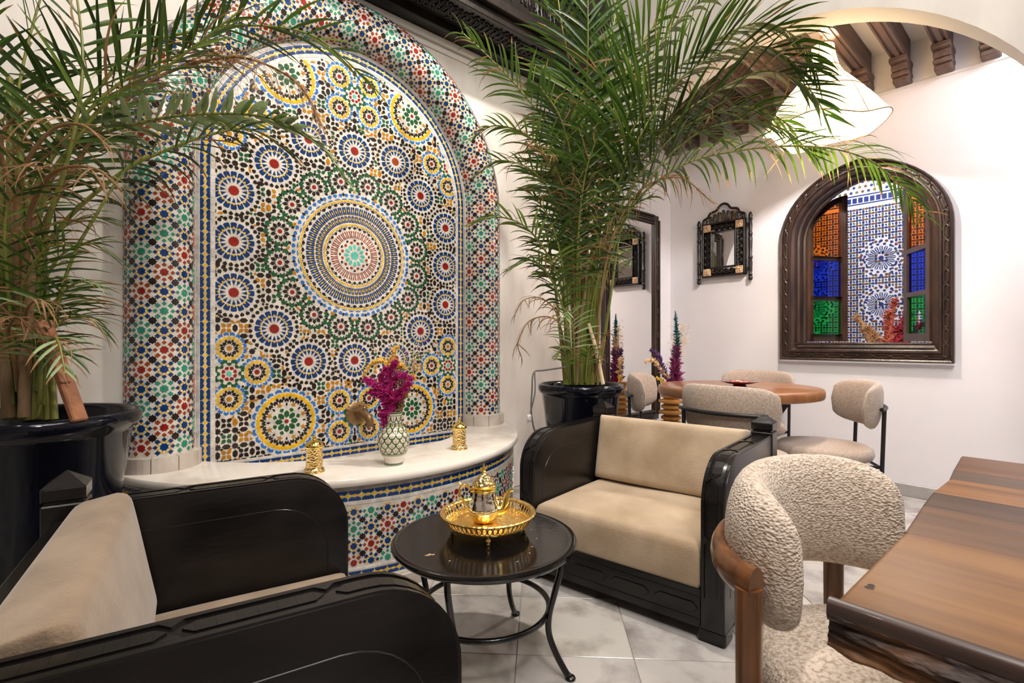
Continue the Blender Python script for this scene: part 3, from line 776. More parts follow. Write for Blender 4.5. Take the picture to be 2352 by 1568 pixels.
def make_armchair(label, loc, rz, suede):
    t = thing('armchair', label, 'armchair', loc, rz, 'black lacquered armchairs')
    ef, EL = edge_path()
    for sx in (-1, 1):
        xo = sx * AW / 2; xi = sx * (AW / 2 - ATH)
        bm = bmesh.new(); pts = arm_outline()
        vs = [bm.verts.new((min(xo, xi), y, z)) for y, z in pts]
        f = bm.faces.new(vs); ext = bmesh.ops.extrude_face_region(bm, geom=[f])
        for v in ext['geom']:
            if isinstance(v, bmesh.types.BMVert): v.co.x += ATH
        bmesh.ops.recalc_face_normals(bm, faces=bm.faces[:])
        sharp = [e for e in bm.edges if len(e.link_faces) == 2 and e.link_faces[0].normal.dot(e.link_faces[1].normal) < .5]
        bmesh.ops.bevel(bm, geom=sharp, offset=.005, segments=2, profile=.5, affect='EDGES')
        bm.verts.index_update()
        mb = MB(); mb.add([v.co.copy() for v in bm.verts], [[v.index for v in fc.verts] for fc in bm.faces]); bm.free()
        # inlaid panel line on both faces of the arm
        for xf, sg in ((xo, sx), (xi, -sx)):
            q = [(AD - .09, .16)] + [(AD - .09, AH - .085)] + [(ARAD + .05 - (ARAD - .01) * sin(pi / 2 * k / 8), AH - .085 - ARAD + .01 + (ARAD - .01) * cos(pi / 2 * k / 8)) for k in range(9)] + [(.06, .16)]
            mb.tube([(xf, y, z) for y, z in q], .0014, 5)
        arm = mb.build('arm', M_BLACK, t, smooth=35)
        # carved edge: two side ribs and long six-sided cartouches with crosses between
        mb = MB(); xm = (xo + xi) / 2
        def fn(s, b, h):
            y, z, ny, nz = ef(s); return (xm + b, y + ny * h, z + nz * h)
        for b0, b1 in ((-.040, -.029), (.029, .040)):
            n = 44
            for k in range(n):
                a, c_ = EL * k / n, EL * (k + 1) / n
                mb.prism([(a, b0), (c_, b0), (c_, b1), (a, b1)], fn, -.002, .004, 0, 1.0)
        nc = 5; cl = EL / nc
        for k in range(nc):
            s0 = k * cl
            m = 6
            top = [(s0 + .035 + (cl - .05) * q / m, .016) for q in range(m + 1)]
            bot = [(x, -.016) for x, _ in reversed(top)]
            poly_in = [(s0 + .018, 0)] + bot[::-1] + [(s0 + cl - .005 + .008, 0)] + top[::-1]
            for q in range(m):
                a, c_ = top[q][0], top[q + 1][0]
                mb.prism([(a, -.016), (c_, -.016), (c_, .016), (a, .016)], fn, -.002, .003, 0, .99)
            mb.prism([(top[0][0], -.016), (top[0][0], .016), (s0 + .019, 0)], fn, -.002, .003, 0, .97)
            mb.prism([(top[-1][0], -.016), (top[-1][0], .016), (s0 + cl + .001, 0)], fn, -.002, .003, 0, .97)
            for sg in (-1, 1):
                mb.prism([(s0 + .006 - .017, sg * .029), (s0 + .006 + .017, sg * .029), (s0 + .006, sg * .010)] if s0 > .02 else [(s0, sg * .029), (s0 + .02, sg * .029), (s0 + .002, sg * .01)], fn, -.002, .004, 0, .95)
        o = mb.build('carved_edge', M_BLACK, arm, smooth=0); o['kind'] = 'stuff'
        # rear post with a pyramid finial
        mb = MB(); cx = sx * (AW / 2 - .042); cy = AD - .04
        mb.box((cx, cy, .335), (.09, .09, .67), bev=.004)
        mb.box((cx, cy, .672), (.076, .076, .02)); mb.box((cx, cy, .695), (.09, .09, .034), bev=.003)
        s_ = .045; mb.add([(cx - s_, cy - s_, .711), (cx + s_, cy - s_, .711), (cx + s_, cy + s_, .711), (cx - s_, cy + s_, .711), (cx, cy, .748)], [[0, 1, 4], [1, 2, 4], [2, 3, 4], [3, 0, 4]])
        mb.build('post', M_BLACK, t, smooth=0)
        for y in (.05, AD - .06):
            MB().box((sx * (AW / 2 - .05), y, .027), (.10, .09, .055), bev=.008).build('foot', M_BLACK, t, smooth=0)
    iw = AW - 2 * ATH
    mb = MB().box((0, .03, .115), (iw, .05, .14), bev=.004)
    for z in (.075, .155): mb.box((0, .004, z), (iw - .02, .006, .008), bev=.002)
    for k in range(4):
        x = -iw / 2 + iw * (k + .5) / 4
        mb.prism([(x - .085, 0), (x - .066, -.018), (x + .066, -.018), (x + .085, 0), (x + .066, .018), (x - .066, .018)], lambda u, v, h: (u, .005 - h, .115 + v), 0, .005, 0, .96)
    mb.build('front_rail', M_BLACK, t, smooth=0)
    MB().box((0, .36, .15), (iw, .64, .03)).build('seat_board', M_BLACK, t, smooth=0)
    mb = MB().box((0, AD - .045, .36), (iw, .035, .44), bev=.003).box((0, AD - .045, .60), (iw, .06, .06), bev=.006)
    for x in (-.2, 0, .2): mb.box((x, AD - .024, .36), (.02, .01, .42), bev=.002)
    mb.build('back_board', M_BLACK, t, smooth=0)
    # cushions: rounded slabs with a soft crown
    def cushion(name, sx_, sy_, sz_, M, rnd=.035, crown=.012, wob=0.006, seed=1):
        nx, ny = 22, 22; vs = []; rr = random.Random(seed); ph = [rr.random() * 6 for _ in range(6)]
        def P(u, v, side):
            x = (u - .5) * sx_; y = (v - .5) * sy_
            ex = min(u, 1 - u) * sx_; ey = min(v, 1 - v) * sy_
            e = min(ex, ey); k = 1.0
            if e < rnd: k = sqrt(max(0, 1 - (1 - e / rnd) ** 2))
            zz = (sz_ / 2 - rnd) + rnd * k
            zz += crown * sin(pi * u) * sin(pi * v) + wob * sin(7 * u + ph[0] + 2 * v) * sin(5 * v + ph[1]) * min(1, e / .1)
            return M @ Vector((x, y, zz * side))
        us = [0, .012, .03, .06] + [lerp(.1, .9, k / 12) for k in range(13)] + [.94, .97, .988, 1.0]
        n = len(us); mb = MB()
        for side in (1, -1):
            mb.add([P(u, v, side) for u in us for v in us], [[i * n + j, (i + 1) * n + j, (i + 1) * n + j + 1, i * n + j + 1] for i in range(n - 1) for j in range(n - 1)])
        loop = [(i, 0) for i in range(n)] + [(n - 1, j) for j in range(1, n)] + [(i, n - 1) for i in range(n - 2, -1, -1)] + [(0, j) for j in range(n - 2, 0, -1)]
        ids = [i * n + j for i, j in loop]; Nn = n * n
        for k in range(len(ids)):
            a, b = ids[k], ids[(k + 1) % len(ids)]
            mb.f.append([a, b, b + Nn, a + Nn]); mb.m.append(0)
        return mb.build(name, suede, t, smooth=75)
    cushion('seat_cushion', iw - .008, .62, .185, Matrix.Translation((0, .315, .258)), seed=int(loc[0] * 100))
    cushion('back_cushion', iw - .008, .33, .13, Matrix.Translation((0, .595, .515)) @ Matrix.Rotation(radians(90 - 11), 4, 'X') , rnd=.03, crown=.014, seed=7)
    return t
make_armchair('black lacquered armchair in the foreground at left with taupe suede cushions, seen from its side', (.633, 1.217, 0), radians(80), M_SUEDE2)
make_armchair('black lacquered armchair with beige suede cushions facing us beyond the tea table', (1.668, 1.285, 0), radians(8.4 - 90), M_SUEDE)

# ------------------------------------------------------------------ tea table
TC = (1.0845, 1.3555)
t = thing('side_table', 'round black metal side table with splayed legs holding the gold tea tray', 'table', (TC[0], TC[1], 0))
MB().lathe([(0, .392), (.285, .392), (.302, .394), (.311, .402), (.313, .409), (.310, .415), (.302, .418), (.292, .4165), (.282, .4155), (0, .4155)], 72).build('tabletop', M_BLACKTOP, t, smooth=40)
mb = MB()
for x, y, r_ in ((-.225, .0, .009), (-.213, -.008, .005), (.02, -.20, .003), (.06, -.17, .003), (-.05, -.22, .0035), (.12, -.13, .0025), (-.2, -.08, .003), (.16, -.06, .003)):
    mb.lathe([(0, 0), (r_, 0), (0, .0004)], 7, c=(x, y, .4158), rfun=lambda a, z: 1 + .4 * cos(2 * a) + .2 * sin(3 * a))
mb.build('worn_chips', M_BONE, t)['kind'] = 'stuff'
MB().tube([(.218 * cos(2 * pi * k / 48), .218 * sin(2 * pi * k / 48), .185) for k in range(48)], .0095, 10, closed=True).build('ring_brace', M_BLACKM, t, smooth=60)
for k in range(4):
    a = radians(-62.6 + 90 * k); e = (cos(a), sin(a))
    prof = [(.272, .393), (.266, .34), (.245, .26), (.228, .19), (.228, .13), (.252, .07), (.285, .018), (.297, .008)]
    mb = MB(); pts = crom([(r_ * e[0], r_ * e[1], z) for r_, z in prof], 4); mb.tube(pts, .0105, 10)
    mb.lathe([(0, 0), (.015, 0), (.0175, .004), (.015, .009), (0, .010)], 16, c=(.299 * e[0], .299 * e[1], 0)); mb.build('leg', M_BLACKM, t, smooth=60)

# gold tray and teapot
TZ = .4155
TP = Vector((1.122, 1.384, TZ + .0012))
t = thing('tea_tray', 'round embossed gold tray with a pierced gallery standing on the black side table', 'tray', TP)
MB().lathe([(0, .032), (.135, .032), (.140, .034), (.140, .036), (.128, .0365), (.126, .035), (.10, .035), (.099, .0365), (.094, .0365), (.092, .035), (0, .035)], 64).build('tray_floor', M_GOLDE, t, smooth=35)
mb = MB(); n = 54
mb.lathe([(.152, .066), (.156, .071), (.163, .073), (.167, .070), (.166, .066), (.160, .064), (.153, .064)], n * 3, cap=False, rfun=lambda a, z: 1 + .006 * cos(n * a))
mb.lathe([(.138, .033), (.143, .033), (.144, .038), (.139, .038), (.138, .033)], 64, cap=False)
mb.build('rim', M_GOLDE, t, smooth=50)
mb = MB()
for k in range(n):
    a0 = 2 * pi * k / n; da = 2 * pi / n
    for s_ in (-1, 1):
        mb.tube([(lerp(.1405, .158, q / 5) * cos(a0 + s_ * da * .42 * sin(pi * q / 5)), lerp(.1405, .158, q / 5) * sin(a0 + s_ * da * .42 * sin(pi * q / 5)), lerp(.036, .067, q / 5)) for q in range(6)], .0019, 5)
    mb.tube([(.1405 * cos(a0 + da / 2), .1405 * sin(a0 + da / 2), .036), (.158 * cos(a0 + da / 2), .158 * sin(a0 + da / 2), .067)], .0016, 4)
o = mb.build('pierced_gallery', M_GOLDE, t, smooth=60); o['kind'] = 'stuff'
for k in range(4):
    a = AZ + pi + radians(3) + pi / 2 * k
    MB().lathe([(0, 0), (.005, 0), (.006, .003), (.0045, .006), (.0085, .011), (.0085, .016), (.004, .021), (.005, .026), (.009, .033), (0, .034)], 12, c=(.125 * cos(a), .125 * sin(a), 0)).build('foot', M_GOLDE, t, smooth=60)
pz = TP.z + .0368
tp = thing('teapot', 'small gold and silver teapot with domed lid standing on the gold tray', 'teapot', (1.110, 1.392, pz), AZ - pi / 2)
MB().lathe([(0, 0), (.034, 0), (.038, .004), (.046, .014), (.053, .027), (.054, .032), (.0525, .034), (0, .034)], 40).build('base', M_GOLDE, tp, smooth=45)
MB().lathe([(.0525, .034), (.054, .037), (.053, .046), (.049, .060), (.043, .076), (.0395, .090), (.0385, .104)], 40, cap=False).build('body', M_SILVER, tp, smooth=60)
MB().lathe([(.0385, .103), (.041, .105), (.041, .109), (.039, .111), (.041, .113), (.041, .117), (.039, .119), (.043, .122), (.044, .126), (.042, .128), (0, .128)], 40).build('collar', M_GOLD, tp, smooth=40)
lid = MB().lathe([(.041, .128), (.0405, .133), (.035, .143), (.026, .153), (.017, .160), (.010, .164), (0, .166)], 40).build('lid', mat('embossed_gold_lid', (1.0, 0.78, 0.36), 0.16, metal=1.0, bump=0.9, bscale=95, btype='VORONOI', bdist=0.006), tp, smooth=60)
MB().lathe([(0, .163), (.009, .164), (.006, .168), (.009, .172), (.005, .176), (.008, .181), (.0075, .185), (.003, .190), (.004, .193), (.0015, .198), (0, .203)], 16).build('finial', M_GOLD, lid, smooth=60)
pts = crom([(.045, 0, .036), (.066, 0, .040), (.074, 0, .060), (.079, 0, .085), (.089, 0, .104), (.100, 0, .110)], 5)
MB().tube(pts, [lerp(.021, .0062, min(1, k / (len(pts) - 1) * 1.25)) for k in range(len(pts))], 12).build('spout', M_GOLD, tp, smooth=60)
pts = crom([(-.044, 0, .040), (-.054, 0, .042), (-.066, 0, .062), (-.083, 0, .088), (-.085, 0, .112), (-.072, 0, .126), (-.056, 0, .118), (-.044, 0, .108), (-.038, 0, .106)], 5)
mb = MB(); mb.tube(pts, .0042, 8); mb.tube([(-.078, 0, .126), (-.088, 0, .134), (-.094, 0, .132)], [.004, .0035, .002], 6)
mb.lathe([(.006, -.006), (.008, 0), (.006, .006)], 10, c=(-.046, 0, .040)); mb.lathe([(.006, -.006), (.008, 0), (.006, .006)], 10, c=(-.042, 0, .107))
mb.build('handle', M_GOLD, tp, smooth=60)

# ------------------------------------------------------------------ on the fountain ledge
def make_lantern(label, loc):
    t = thing('brass_lantern', label, 'lantern', loc, 0, 'brass lanterns on the fountain ledge')
    MB().lathe([(0, 0), (.043, 0), (.0445, .004), (.041, .010), (.042, .014), (.037, .019), (.035, .022), (0, .022)], 40).build('base', M_BRASS, t, smooth=50)
    mb = MB(); mb.lathe([(.0345, .020), (.0345, .106), (.0355, .108)], 40, cap=False, rfun=lambda a, z: 1 + .012 * cos(20 * a) * sin(z * 380)); mb.build('pierced_drum', M_BRASS, t, smooth=50)
    lid = MB().lathe([(.0355, .106), (.039, .110), (.0395, .116), (.033, .127), (.022, .137), (.011, .142), (0, .144)], 64, rfun=lambda a, z: 1 + .035 * cos(24 * a) * (1 if .111 < z < .14 else 0)).build('fluted_lid', M_GOLD, t, smooth=60)
    MB().lathe([(0, .140), (.011, .142), (.007, .147), (.010, .151), (.004, .156), (.006, .160), (.0015, .167), (0, .170)], 16).build('finial', M_GOLD, lid, smooth=60)
    return t
l0 = make_lantern('hammered brass lantern on the fountain ledge left of the vase, nearer the camera', (.833, 2.231, HC))
dup(l0, (1.587, 2.200, HC), .4, 'hammered brass lantern on the fountain ledge right of the vase by the column')
VZ = [(.0, .040), (.006, .042), (.012, .040), (.030, .044), (.06, .062), (.10, .073), (.135, .071), (.165, .056), (.185, .041), (.195, .037), (.215, .036), (.232, .038), (.245, .041)]
def vr(z):
    for i in range(len(VZ) - 1):
        if VZ[i][0] <= z <= VZ[i + 1][0]:
            t_ = (z - VZ[i][0]) / (VZ[i + 1][0] - VZ[i][0]); t_ = t_ * t_ * (3 - 2 * t_) if 3 < i < 9 else t_
            return lerp(VZ[i][1], VZ[i + 1][1], t_)
    return VZ[-1][1]
vp = (1.165, 2.135, HC)
v = thing('flower_vase', 'cream ceramic vase painted with green fish scales on the fountain ledge', 'vase', vp)
MB().lathe([(0, 0)] + [(vr(z * .245 / 48), z * .245 / 48) for z in range(49)] + [(.037, .243), (.032, .22), (.032, .19), (0, .18)], 48).build('body', M_CER, v, smooth=60)
def vsurf(a, z, h):
    r_ = vr(max(0, min(.245, z))) + h; return (r_ * cos(a), r_ * sin(a), z)
mb = MB()
def band(z0, z1, mi): mb.lathe([(vr(z0), z0), (vr(z0) + .0009, z0), (vr(z1) + .0009, z1), (vr(z1), z1)], 48, cap=False, mi=mi)
band(.002, .010, 0); band(.052, .0565, 0); band(.047, .0485, 0); band(.190, .1935, 0); band(.184, .1855, 0); band(.238, .2435, 0); band(.228, .2295, 0)
def stroke(path, wd, mi):
    for k in range(len(path) - 1):
        (a0, z0), (a1, z1) = path[k], path[k + 1]; rr = vr((z0 + z1) / 2)
        dx, dz = (a1 - a0) * rr, z1 - z0; l = sqrt(dx * dx + dz * dz) + 1e-9; ox, oz = -dz / l * wd / rr, dx / l * wd
        mb.add([vsurf(a0 - ox, z0 - oz, .0009), vsurf(a1 - ox, z1 - oz, .0009), vsurf(a1 + ox, z1 + oz, .0009), vsurf(a0 + ox, z0 + oz, .0009)], [[0, 1, 2, 3]], mi)
ns = 13
for row in range(6):
    z0 = .0585 + row * .0225; sh = .026
    for k in range(ns):
        a = 2 * pi * (k + .5 * (row % 2)) / ns; da = pi / ns
        ztop = z0 + sh
        stroke([(a - da * cos(pi * q / 10), ztop - sh * sin(pi * q / 10)) for q in range(11)], .0023, 0)
        stroke([(a, z0 + .006), (a, z0 + .019)], .0010, 1 if (k + row) % 2 else 2)
        stroke([(a - .05, z0 + .008), (a - .09, z0 + .017)], .0006, 2); stroke([(a + .05, z0 + .008), (a + .09, z0 + .017)], .0006, 2)
for k in range(9):
    a = 2 * pi * k / 9; da = pi / 9
    stroke([(a - da * cos(pi * q / 8), .225 - .026 * sin(pi * q / 8)) for q in range(9)], .002, 0); stroke([(a, .206), (a, .22)], .001, 1)
o = mb.build('painted_pattern', [M_CERG, M_CERR, M_CERY], v, smooth=60); o['kind'] = 'stuff'

# dried flowers
def plume(parent, name, path, r, n, m, seed, spike=2.2, taper=True):
    """feathery flower head: many small pointed tufts along a spine"""
    rr = random.Random(seed); pts = crom(path, 8); N = len(pts); mb = MB()
    mb.tube(pts, [r * .35 * (1 - .6 * k / N) + .001 for k in range(N)], 6)
    for i in range(n):
        f = rr.random(); k = f * (N - 1.001); q = int(k); p = pts[q].lerp(pts[q + 1], k - q)
        T = (pts[q + 1] - pts[q]).normalized(); a = rr.random() * 2 * pi
        U = T.orthogonal().normalized(); W = T.cross(U)
        d = (U * cos(a) + W * sin(a) + T * rr.uniform(.2, 1.0)).normalized()
        w = r * (1 - .55 * f if taper else 1) * rr.uniform(.5, 1.1); l = w * spike * rr.uniform(.5, 1)
        e1 = d.orthogonal().normalized(); e2 = d.cross(e1); s_ = w * .32
        b = p + d * (w * .1)
        mb.add([b + e1 * s_, b - e1 * s_ * .5 + e2 * s_ * .87, b - e1 * s_ * .5 - e2 * s_ * .87, p + d * l], [[0, 1, 3], [1, 2, 3], [2, 0, 3]])
    return mb.build(name, m, parent, smooth=0)
def sprig(parent, name, path, m, seed, n=26, l=.018, w=.003, spread=.03):
    rr = random.Random(seed); pts = crom(path, 8); N = len(pts); mb = MB(); mb.tube(pts, .0011, 4)
    for i in range(n):
        k = lerp(.35, 1, rr.random()) * (N - 1.001); q = int(k); p = pts[q].lerp(pts[q + 1], k - q)
        d = Vector((rr.uniform(-1, 1), rr.uniform(-1, 1), rr.uniform(-.3, 1))).normalized()
        p2 = p + d * spread * rr.random(); e = d.orthogonal().normalized() * w; tt = (d + Vector((0, 0, rr.uniform(-1, .6)))).normalized() * l
        mb.add([p, p2, p2 + tt * .5 + e, p2 + tt, p2 + tt * .5 - e], [[1, 2, 3, 4]]); mb.tube([p, p2], .0005, 3)
    return mb.build(name, m, parent, smooth=0)
M_MAG = mat('magenta_amaranth', (0.50, 0.012, 0.19), 0.85, color2=(0.32, 0.006, 0.12), vscale=30)
M_YEL = mat('yellow_amaranth', (0.78, 0.48, 0.06), 0.85, color2=(0.88, 0.60, 0.16), vscale=30)
M_OAT = mat('dried_oat', (0.62, 0.50, 0.27), 0.85)
M_OATG = mat('dried_grass_green', (0.30, 0.34, 0.13), 0.85)
M_LAV = mat('dried_lavender', (0.16, 0.06, 0.14), 0.85)
M_STALK = mat('dried_stalk', (0.33, 0.17, 0.07), 0.85, bump=.6, bscale=90)
b = thing('dried_bouquet', 'bouquet of magenta and yellow dried flowers standing in the green-scaled vase', 'flowers', (vp[0], vp[1], vp[2] + .19))
Rv = Vector((sin(AZ), -cos(AZ), 0)); Fv = Vector((cos(AZ), sin(AZ), 0))
def bv(x, z, d=0.0): return Rv * x + Fv * d + Vector((0, 0, z))
base = bv(-.0, .0)
for k, (x, z, pth) in enumerate([(-.04, .06, [(-.01, .05), (-.03, .12), (-.05, .20), (-.03, .26)]), (0, 0, [(-.0, .05), (-.05, .13), (-.10, .19), (-.13, .205)]), (0, 0, [(0, .06), (-.02, .16), (.03, .22), (.09, .205)]),
                                (0, 0, [(-.005, .12), (-.02, .21), (.0, .26), (.02, .29)]), (0, 0, [(-.02, .07), (-.04, .04), (-.035, .0), (-.03, -.02)]), (0, 0, [(0, .1), (-.05, .15), (-.085, .14), (-.11, .15)]), (0, 0, [(0, .1), (.03, .14), (.06, .17), (.08, .19)]),
                                (0, 0, [(-.01, .14), (-.02, .10), (-.012, .05), (-.01, .02)])]):
    plume(b, 'amaranth_head', [bv(0, -.02)] * 0 + [bv(px_, pz_, -.03 + .012 * (k % 3)) for px_, pz_ in pth], .031, 380, M_MAG, k, 1.8)
for k, pth in enumerate([[(-.03, .25), (-.05, .29), (-.10, .28), (-.135, .24), (-.15, .215)], [(-.02, .26), (-.01, .30), (0, .345), (.02, .355)], [(.0, .26), (.03, .27), (.05, .25)], [(.04, .14), (.06, .19), (.085, .22), (.10, .20)], [(.04, .12), (.05, .15), (.055, .19)]]):
    plume(b, 'yellow_flower_head', [bv(px_, pz_, .02) for px_, pz_ in pth], .027, 330, M_YEL, 20 + k, 1.15)
for k in range(3):
    MB().tube([bv(.010 + .010 * k, .0, .01), bv(.02 + .010 * k, .10, .015), bv(.035 + .012 * k, .19, .02)], .0045, 8).build('stalk', M_STALK, b)
for k in range(16):
    a = random.Random(k).uniform(-.05, .14); zt = random.Random(k + 50).uniform(.28, .40)
    sprig(b, 'grass_stem', [bv(.0, -.05, .0), bv(a * .4, .12, .02), bv(a, zt, .04)], (M_OATG, M_OAT, M_LAV)[k % 3], k, 34, .017, .0036, .018)

# ------------------------------------------------------------------ plank table in the right foreground
t = thing('plank_table', 'live-edge walnut plank table in the right foreground with raw bark edge', 'table', (1.34, -.18, 0))
TT, TH = .75, .062
cols = [((.34, .165, .055), (.20, .088, .030)), ((.105, .050, .026), (.20, .095, .042)), ((.052, .027, .018), (.11, .055, .032)), ((.33, .145, .048), (.17, .070, .026)), ((.10, .060, .038), (.16, .092, .056)), ((.22, .092, .040), (.14, .058, .028))]
xs = [.742, 1.092, 1.305, 1.43, 1.60, 1.715, 1.952]
for i in range(6):
    m = mat('walnut_plank_%d' % i, tuple(v_ * .78 for v_ in cols[i][0]), .46, spec=.3, color2=tuple(v_ * .78 for v_ in cols[i][1]), vscale=2.6, stretch=(8, .7, 3), detail=9, ramp=(.36, .66), bump=.04, bscale=30, coat=.05, coatrough=.3)
    x0, x1 = xs[i] - 1.34 + .0004, xs[i + 1] - 1.34 - .0004
    kn = (.0, -.004, .006, .010, .004, .012, .024)
    bm = bmesh.new(); bmesh.ops.create_cube(bm, size=1)
    for vv in bm.verts:
        y1 = .39 + (kn[i] if vv.co.x < 0 else kn[i + 1])
        vv.co = Vector((x0 if vv.co.x < 0 else x1, y1 if vv.co.y > 0 else -.42, TT if vv.co.z > 0 else TT - TH))
    ed = [e for e in bm.edges if all(v_.co.y > 0 for v_ in e.verts) or (i == 5 and all(v_.co.x > x1 - .01 for v_ in e.verts)) or (i == 0 and all(v_.co.x < x0 + .01 and v_.co.z > .72 for v_ in e.verts))]
    bmesh.ops.bevel(bm, geom=ed, offset=.007, segments=3, profile=.5, affect='EDGES')
    bm.verts.index_update(); mb = MB().add([v_.co.copy() for v_ in bm.verts], [[v_.index for v_ in f.verts] for f in bm.faces]); bm.free()
    mb.build('plank', m, t, smooth=40)
M_BARK = mat('bark_edge', (.030, .014, .010), .65, color2=(.26, .115, .045), vscale=11, stretch=(1, .5, 1.8), detail=8, ramp=(.47, .66), bump=.9, bscale=28, bdist=.02)
M_BARKT = mat('dark_edge_band', (.050, .026, .022), .35, color2=(.08, .04, .03), vscale=6, coat=.2)
rr = random.Random(11); ny = 220
from mathutils import noise
def bk(i, j):
    y = lerp(.397, -.42, i); q = j
    pr = [(0.004, .7495), (-.004, .747), (-.008, .740), (-.009, .728), (-.004, .722), (-.010, .708), (-.008, .697), (-.003, .688), (.02, .682)]
    k = j * (len(pr) - 1); a = min(int(k), len(pr) - 2); f = k - a
    x = lerp(pr[a][0], pr[a + 1][0], f); z = lerp(pr[a][1], pr[a + 1][1], f)
    nz = noise.noise(Vector((y * 9, z * 60, 1.7))) * .018 + noise.noise(Vector((y * 34, z * 150, 4))) * .011
    wgt = max(0, min(1, (.735 - z) / .02)); x += (nz - .006) * wgt; z += wgt * noise.noise(Vector((y * 6, 3, z * 20))) * .008
    return (.742 - 1.34 + x, y, z)
MB().grid(bk, ny, 40).build('bark_edge', M_BARK, t, smooth=50)
MB().grid(lambda i, j: (.742 - 1.34 + (.004, -.005, -.0085, -.0092, -.006)[min(4, int(j * 4.001))], lerp(.398, -.42, i), (.7506, .7488, .743, .732, .724)[min(4, int(j * 4.001))]), 60, 5).build('dark_edge_band', M_BARKT, t, smooth=60)
for k, (x, y) in enumerate(((.95, -.02),)):
    MB().lathe([(0, 0), (.012, 0), (0, .0008)], 10, c=(.815 - 1.34, .19 + .18, .7502), rfun=lambda a, z: .62 + .3 * cos(2 * a) + .12 * cos(3 * a)).build('knot_hole', M_BARK, t)
mb = MB()
for x in (-.42, .42):
    for y in (-.30, .12): mb.box((x, y, .345), (.06, .06, .69), bev=.004)
    mb.box((x, -.09, .03), (.07, .5, .05), bev=.004); mb.box((x, -.09, .675), (.07, .5, .03), bev=.004)
mb.build('trestle', M_STEEL, t, smooth=0)

# ------------------------------------------------------------------ boucle chair
def wrap_back(fnc, rt, rz_, A, hz, th, nA=40, nS=20, drop=0.0, grow=0.0, pw=2.6, endp=5.0):
    """rolled, curved backrest; angle runs -A..A about the vertical, 0 = behind"""
    def P(i, j):
        q = -1 + 2 * i; a = A * q; e = (1 - abs(q) ** endp) ** .5
        ph = 2 * pi * j; cx = abs(cos(ph)) ** (2 / pw) * (1 if cos(ph) > 0 else -1); sz = abs(sin(ph)) ** (2 / pw) * (1 if sin(ph) > 0 else -1)
        k = abs(q) ** 2
        r_ = rt + th / 2 * cx * max(e, .02); z = rz_ - drop * k + (hz / 2 + grow * k) * sz * max(e ** .55, .02)
        return fnc(a, r_, z)
    return MB().grid(P, nA, nS, closev=True)
BC = thing('boucle_chair', 'cream boucle chair with curved walnut band, pushed to the plank table', 'chair', (1.143, .300, 0), radians(-8.3))
def bpol(a, r_, z): return (r_ * sin(a) * 1.08, r_ * cos(a) * .80, z)
wrap_back(bpol, (.195), .708, radians(97), .238, .112, 64, 28, drop=.035, grow=.022, pw=2.05, endp=3.4).build('backrest', M_BOUCLE, BC, smooth=180)
nb = 48; mb = MB()
def band_fn(i, j):
    a = radians(84) * (-1 + 2 * i); ph = 2 * pi * j
    return bpol(a, .260 + .018 * cos(ph), .672 + .031 * sin(ph))
mb.grid(band_fn, nb, 12, closev=True)
mb.f.append(list(range(12))); mb.m.append(0); mb.f.append([(nb - 1) * 12 + k for k in reversed(range(12))]); mb.m.append(0)
mb.build('walnut_band', M_CHAIRW, BC, smooth=50)
MB().lathe([(0, .40), (.205, .40), (.232, .412), (.242, .435), (.236, .458), (.21, .472), (.12, .48), (0, .482)], 48, c=(.04, -.045, 0)).build('seat', M_BOUCLE, BC, smooth=60)
for a in (-80, 52):
    q = radians(a); x, y, _ = bpol(q, .262, 0)
    MB().tube([(x, y, 0.0), (x, y, .2), (x, y, .665)], [.015, .019, .022], 14).build('leg', M_CHAIRW, BC, smooth=60)
for x in (-.15, .15): MB().tube([(x, -.16, 0), (x, -.15, .2), (x, -.14, .40)], [.015, .018, .02], 14).build('leg', M_CHAIRW, BC, smooth=60)
mb = MB().lathe([(.16, .380), (.222, .380), (.222, .402), (.16, .402)], 32, cap=False, c=(.04, -.045, 0)); mb.build('seat_frame', M_CHAIRW, BC)
# ------------------------------------------------------------------ round dining table and its chairs in the alcove
DT = (3.425, 1.555)
M_TOP = mat('orange_brown_tabletop', (.36, .155, .055), .3, color2=(.24, .095, .035), vscale=3, stretch=(6, .8, 1), detail=5, coat=.2)
t = thing('dining_table', 'round orange-brown wooden dining table on black steel legs in the alcove', 'table', (DT[0], DT[1], 0))
MB().lathe([(0, .715), (.492, .715), (.507, .72), (.513, .735), (.513, .765), (.507, .776), (.497, .78), (0, .78)], 72).build('tabletop', M_TOP, t, smooth=40)
for k in range(4):
    a = pi / 4 + k * pi / 2; e = (cos(a), sin(a)); n = (-e[1], e[0]); mb = MB()
    q = [(.02, .715), (.38, .715), (.13, .36), (.32, .0), (.24, .0), (.04, .33)]
    vs = [(x * e[0] + s_ * n[0] * .012, x * e[1] + s_ * n[1] * .012, z) for s_ in (-1, 1) for x, z in q]
    mb.add(vs, [[0, 1, 2, 3, 4, 5], [6, 7, 8, 9, 10, 11]] + [[i, (i + 1) % 6, 6 + (i + 1) % 6, 6 + i] for i in range(6)]); mb.build('leg', M_STEEL, t, smooth=0)
d = thing('petal_dish', 'dark red footed dish with flower petals on the round dining table', 'dish', (3.34, 1.50, .78))
MB().lathe([(0, 0), (.045, 0), (.042, .012), (.036, .018), (.08, .026), (.118, .038), (.119, .041), (.08, .031), (0, .024)], 40).build('dish', M_DISH, d, smooth=60)
M_PET = [mat('petal_' + k, c, .7) for k, c in dict(crimson=(.30, .01, .03), pink=(.62, .06, .22), cream=(.72, .62, .40)).items()]
rr = random.Random(6); mb = MB()
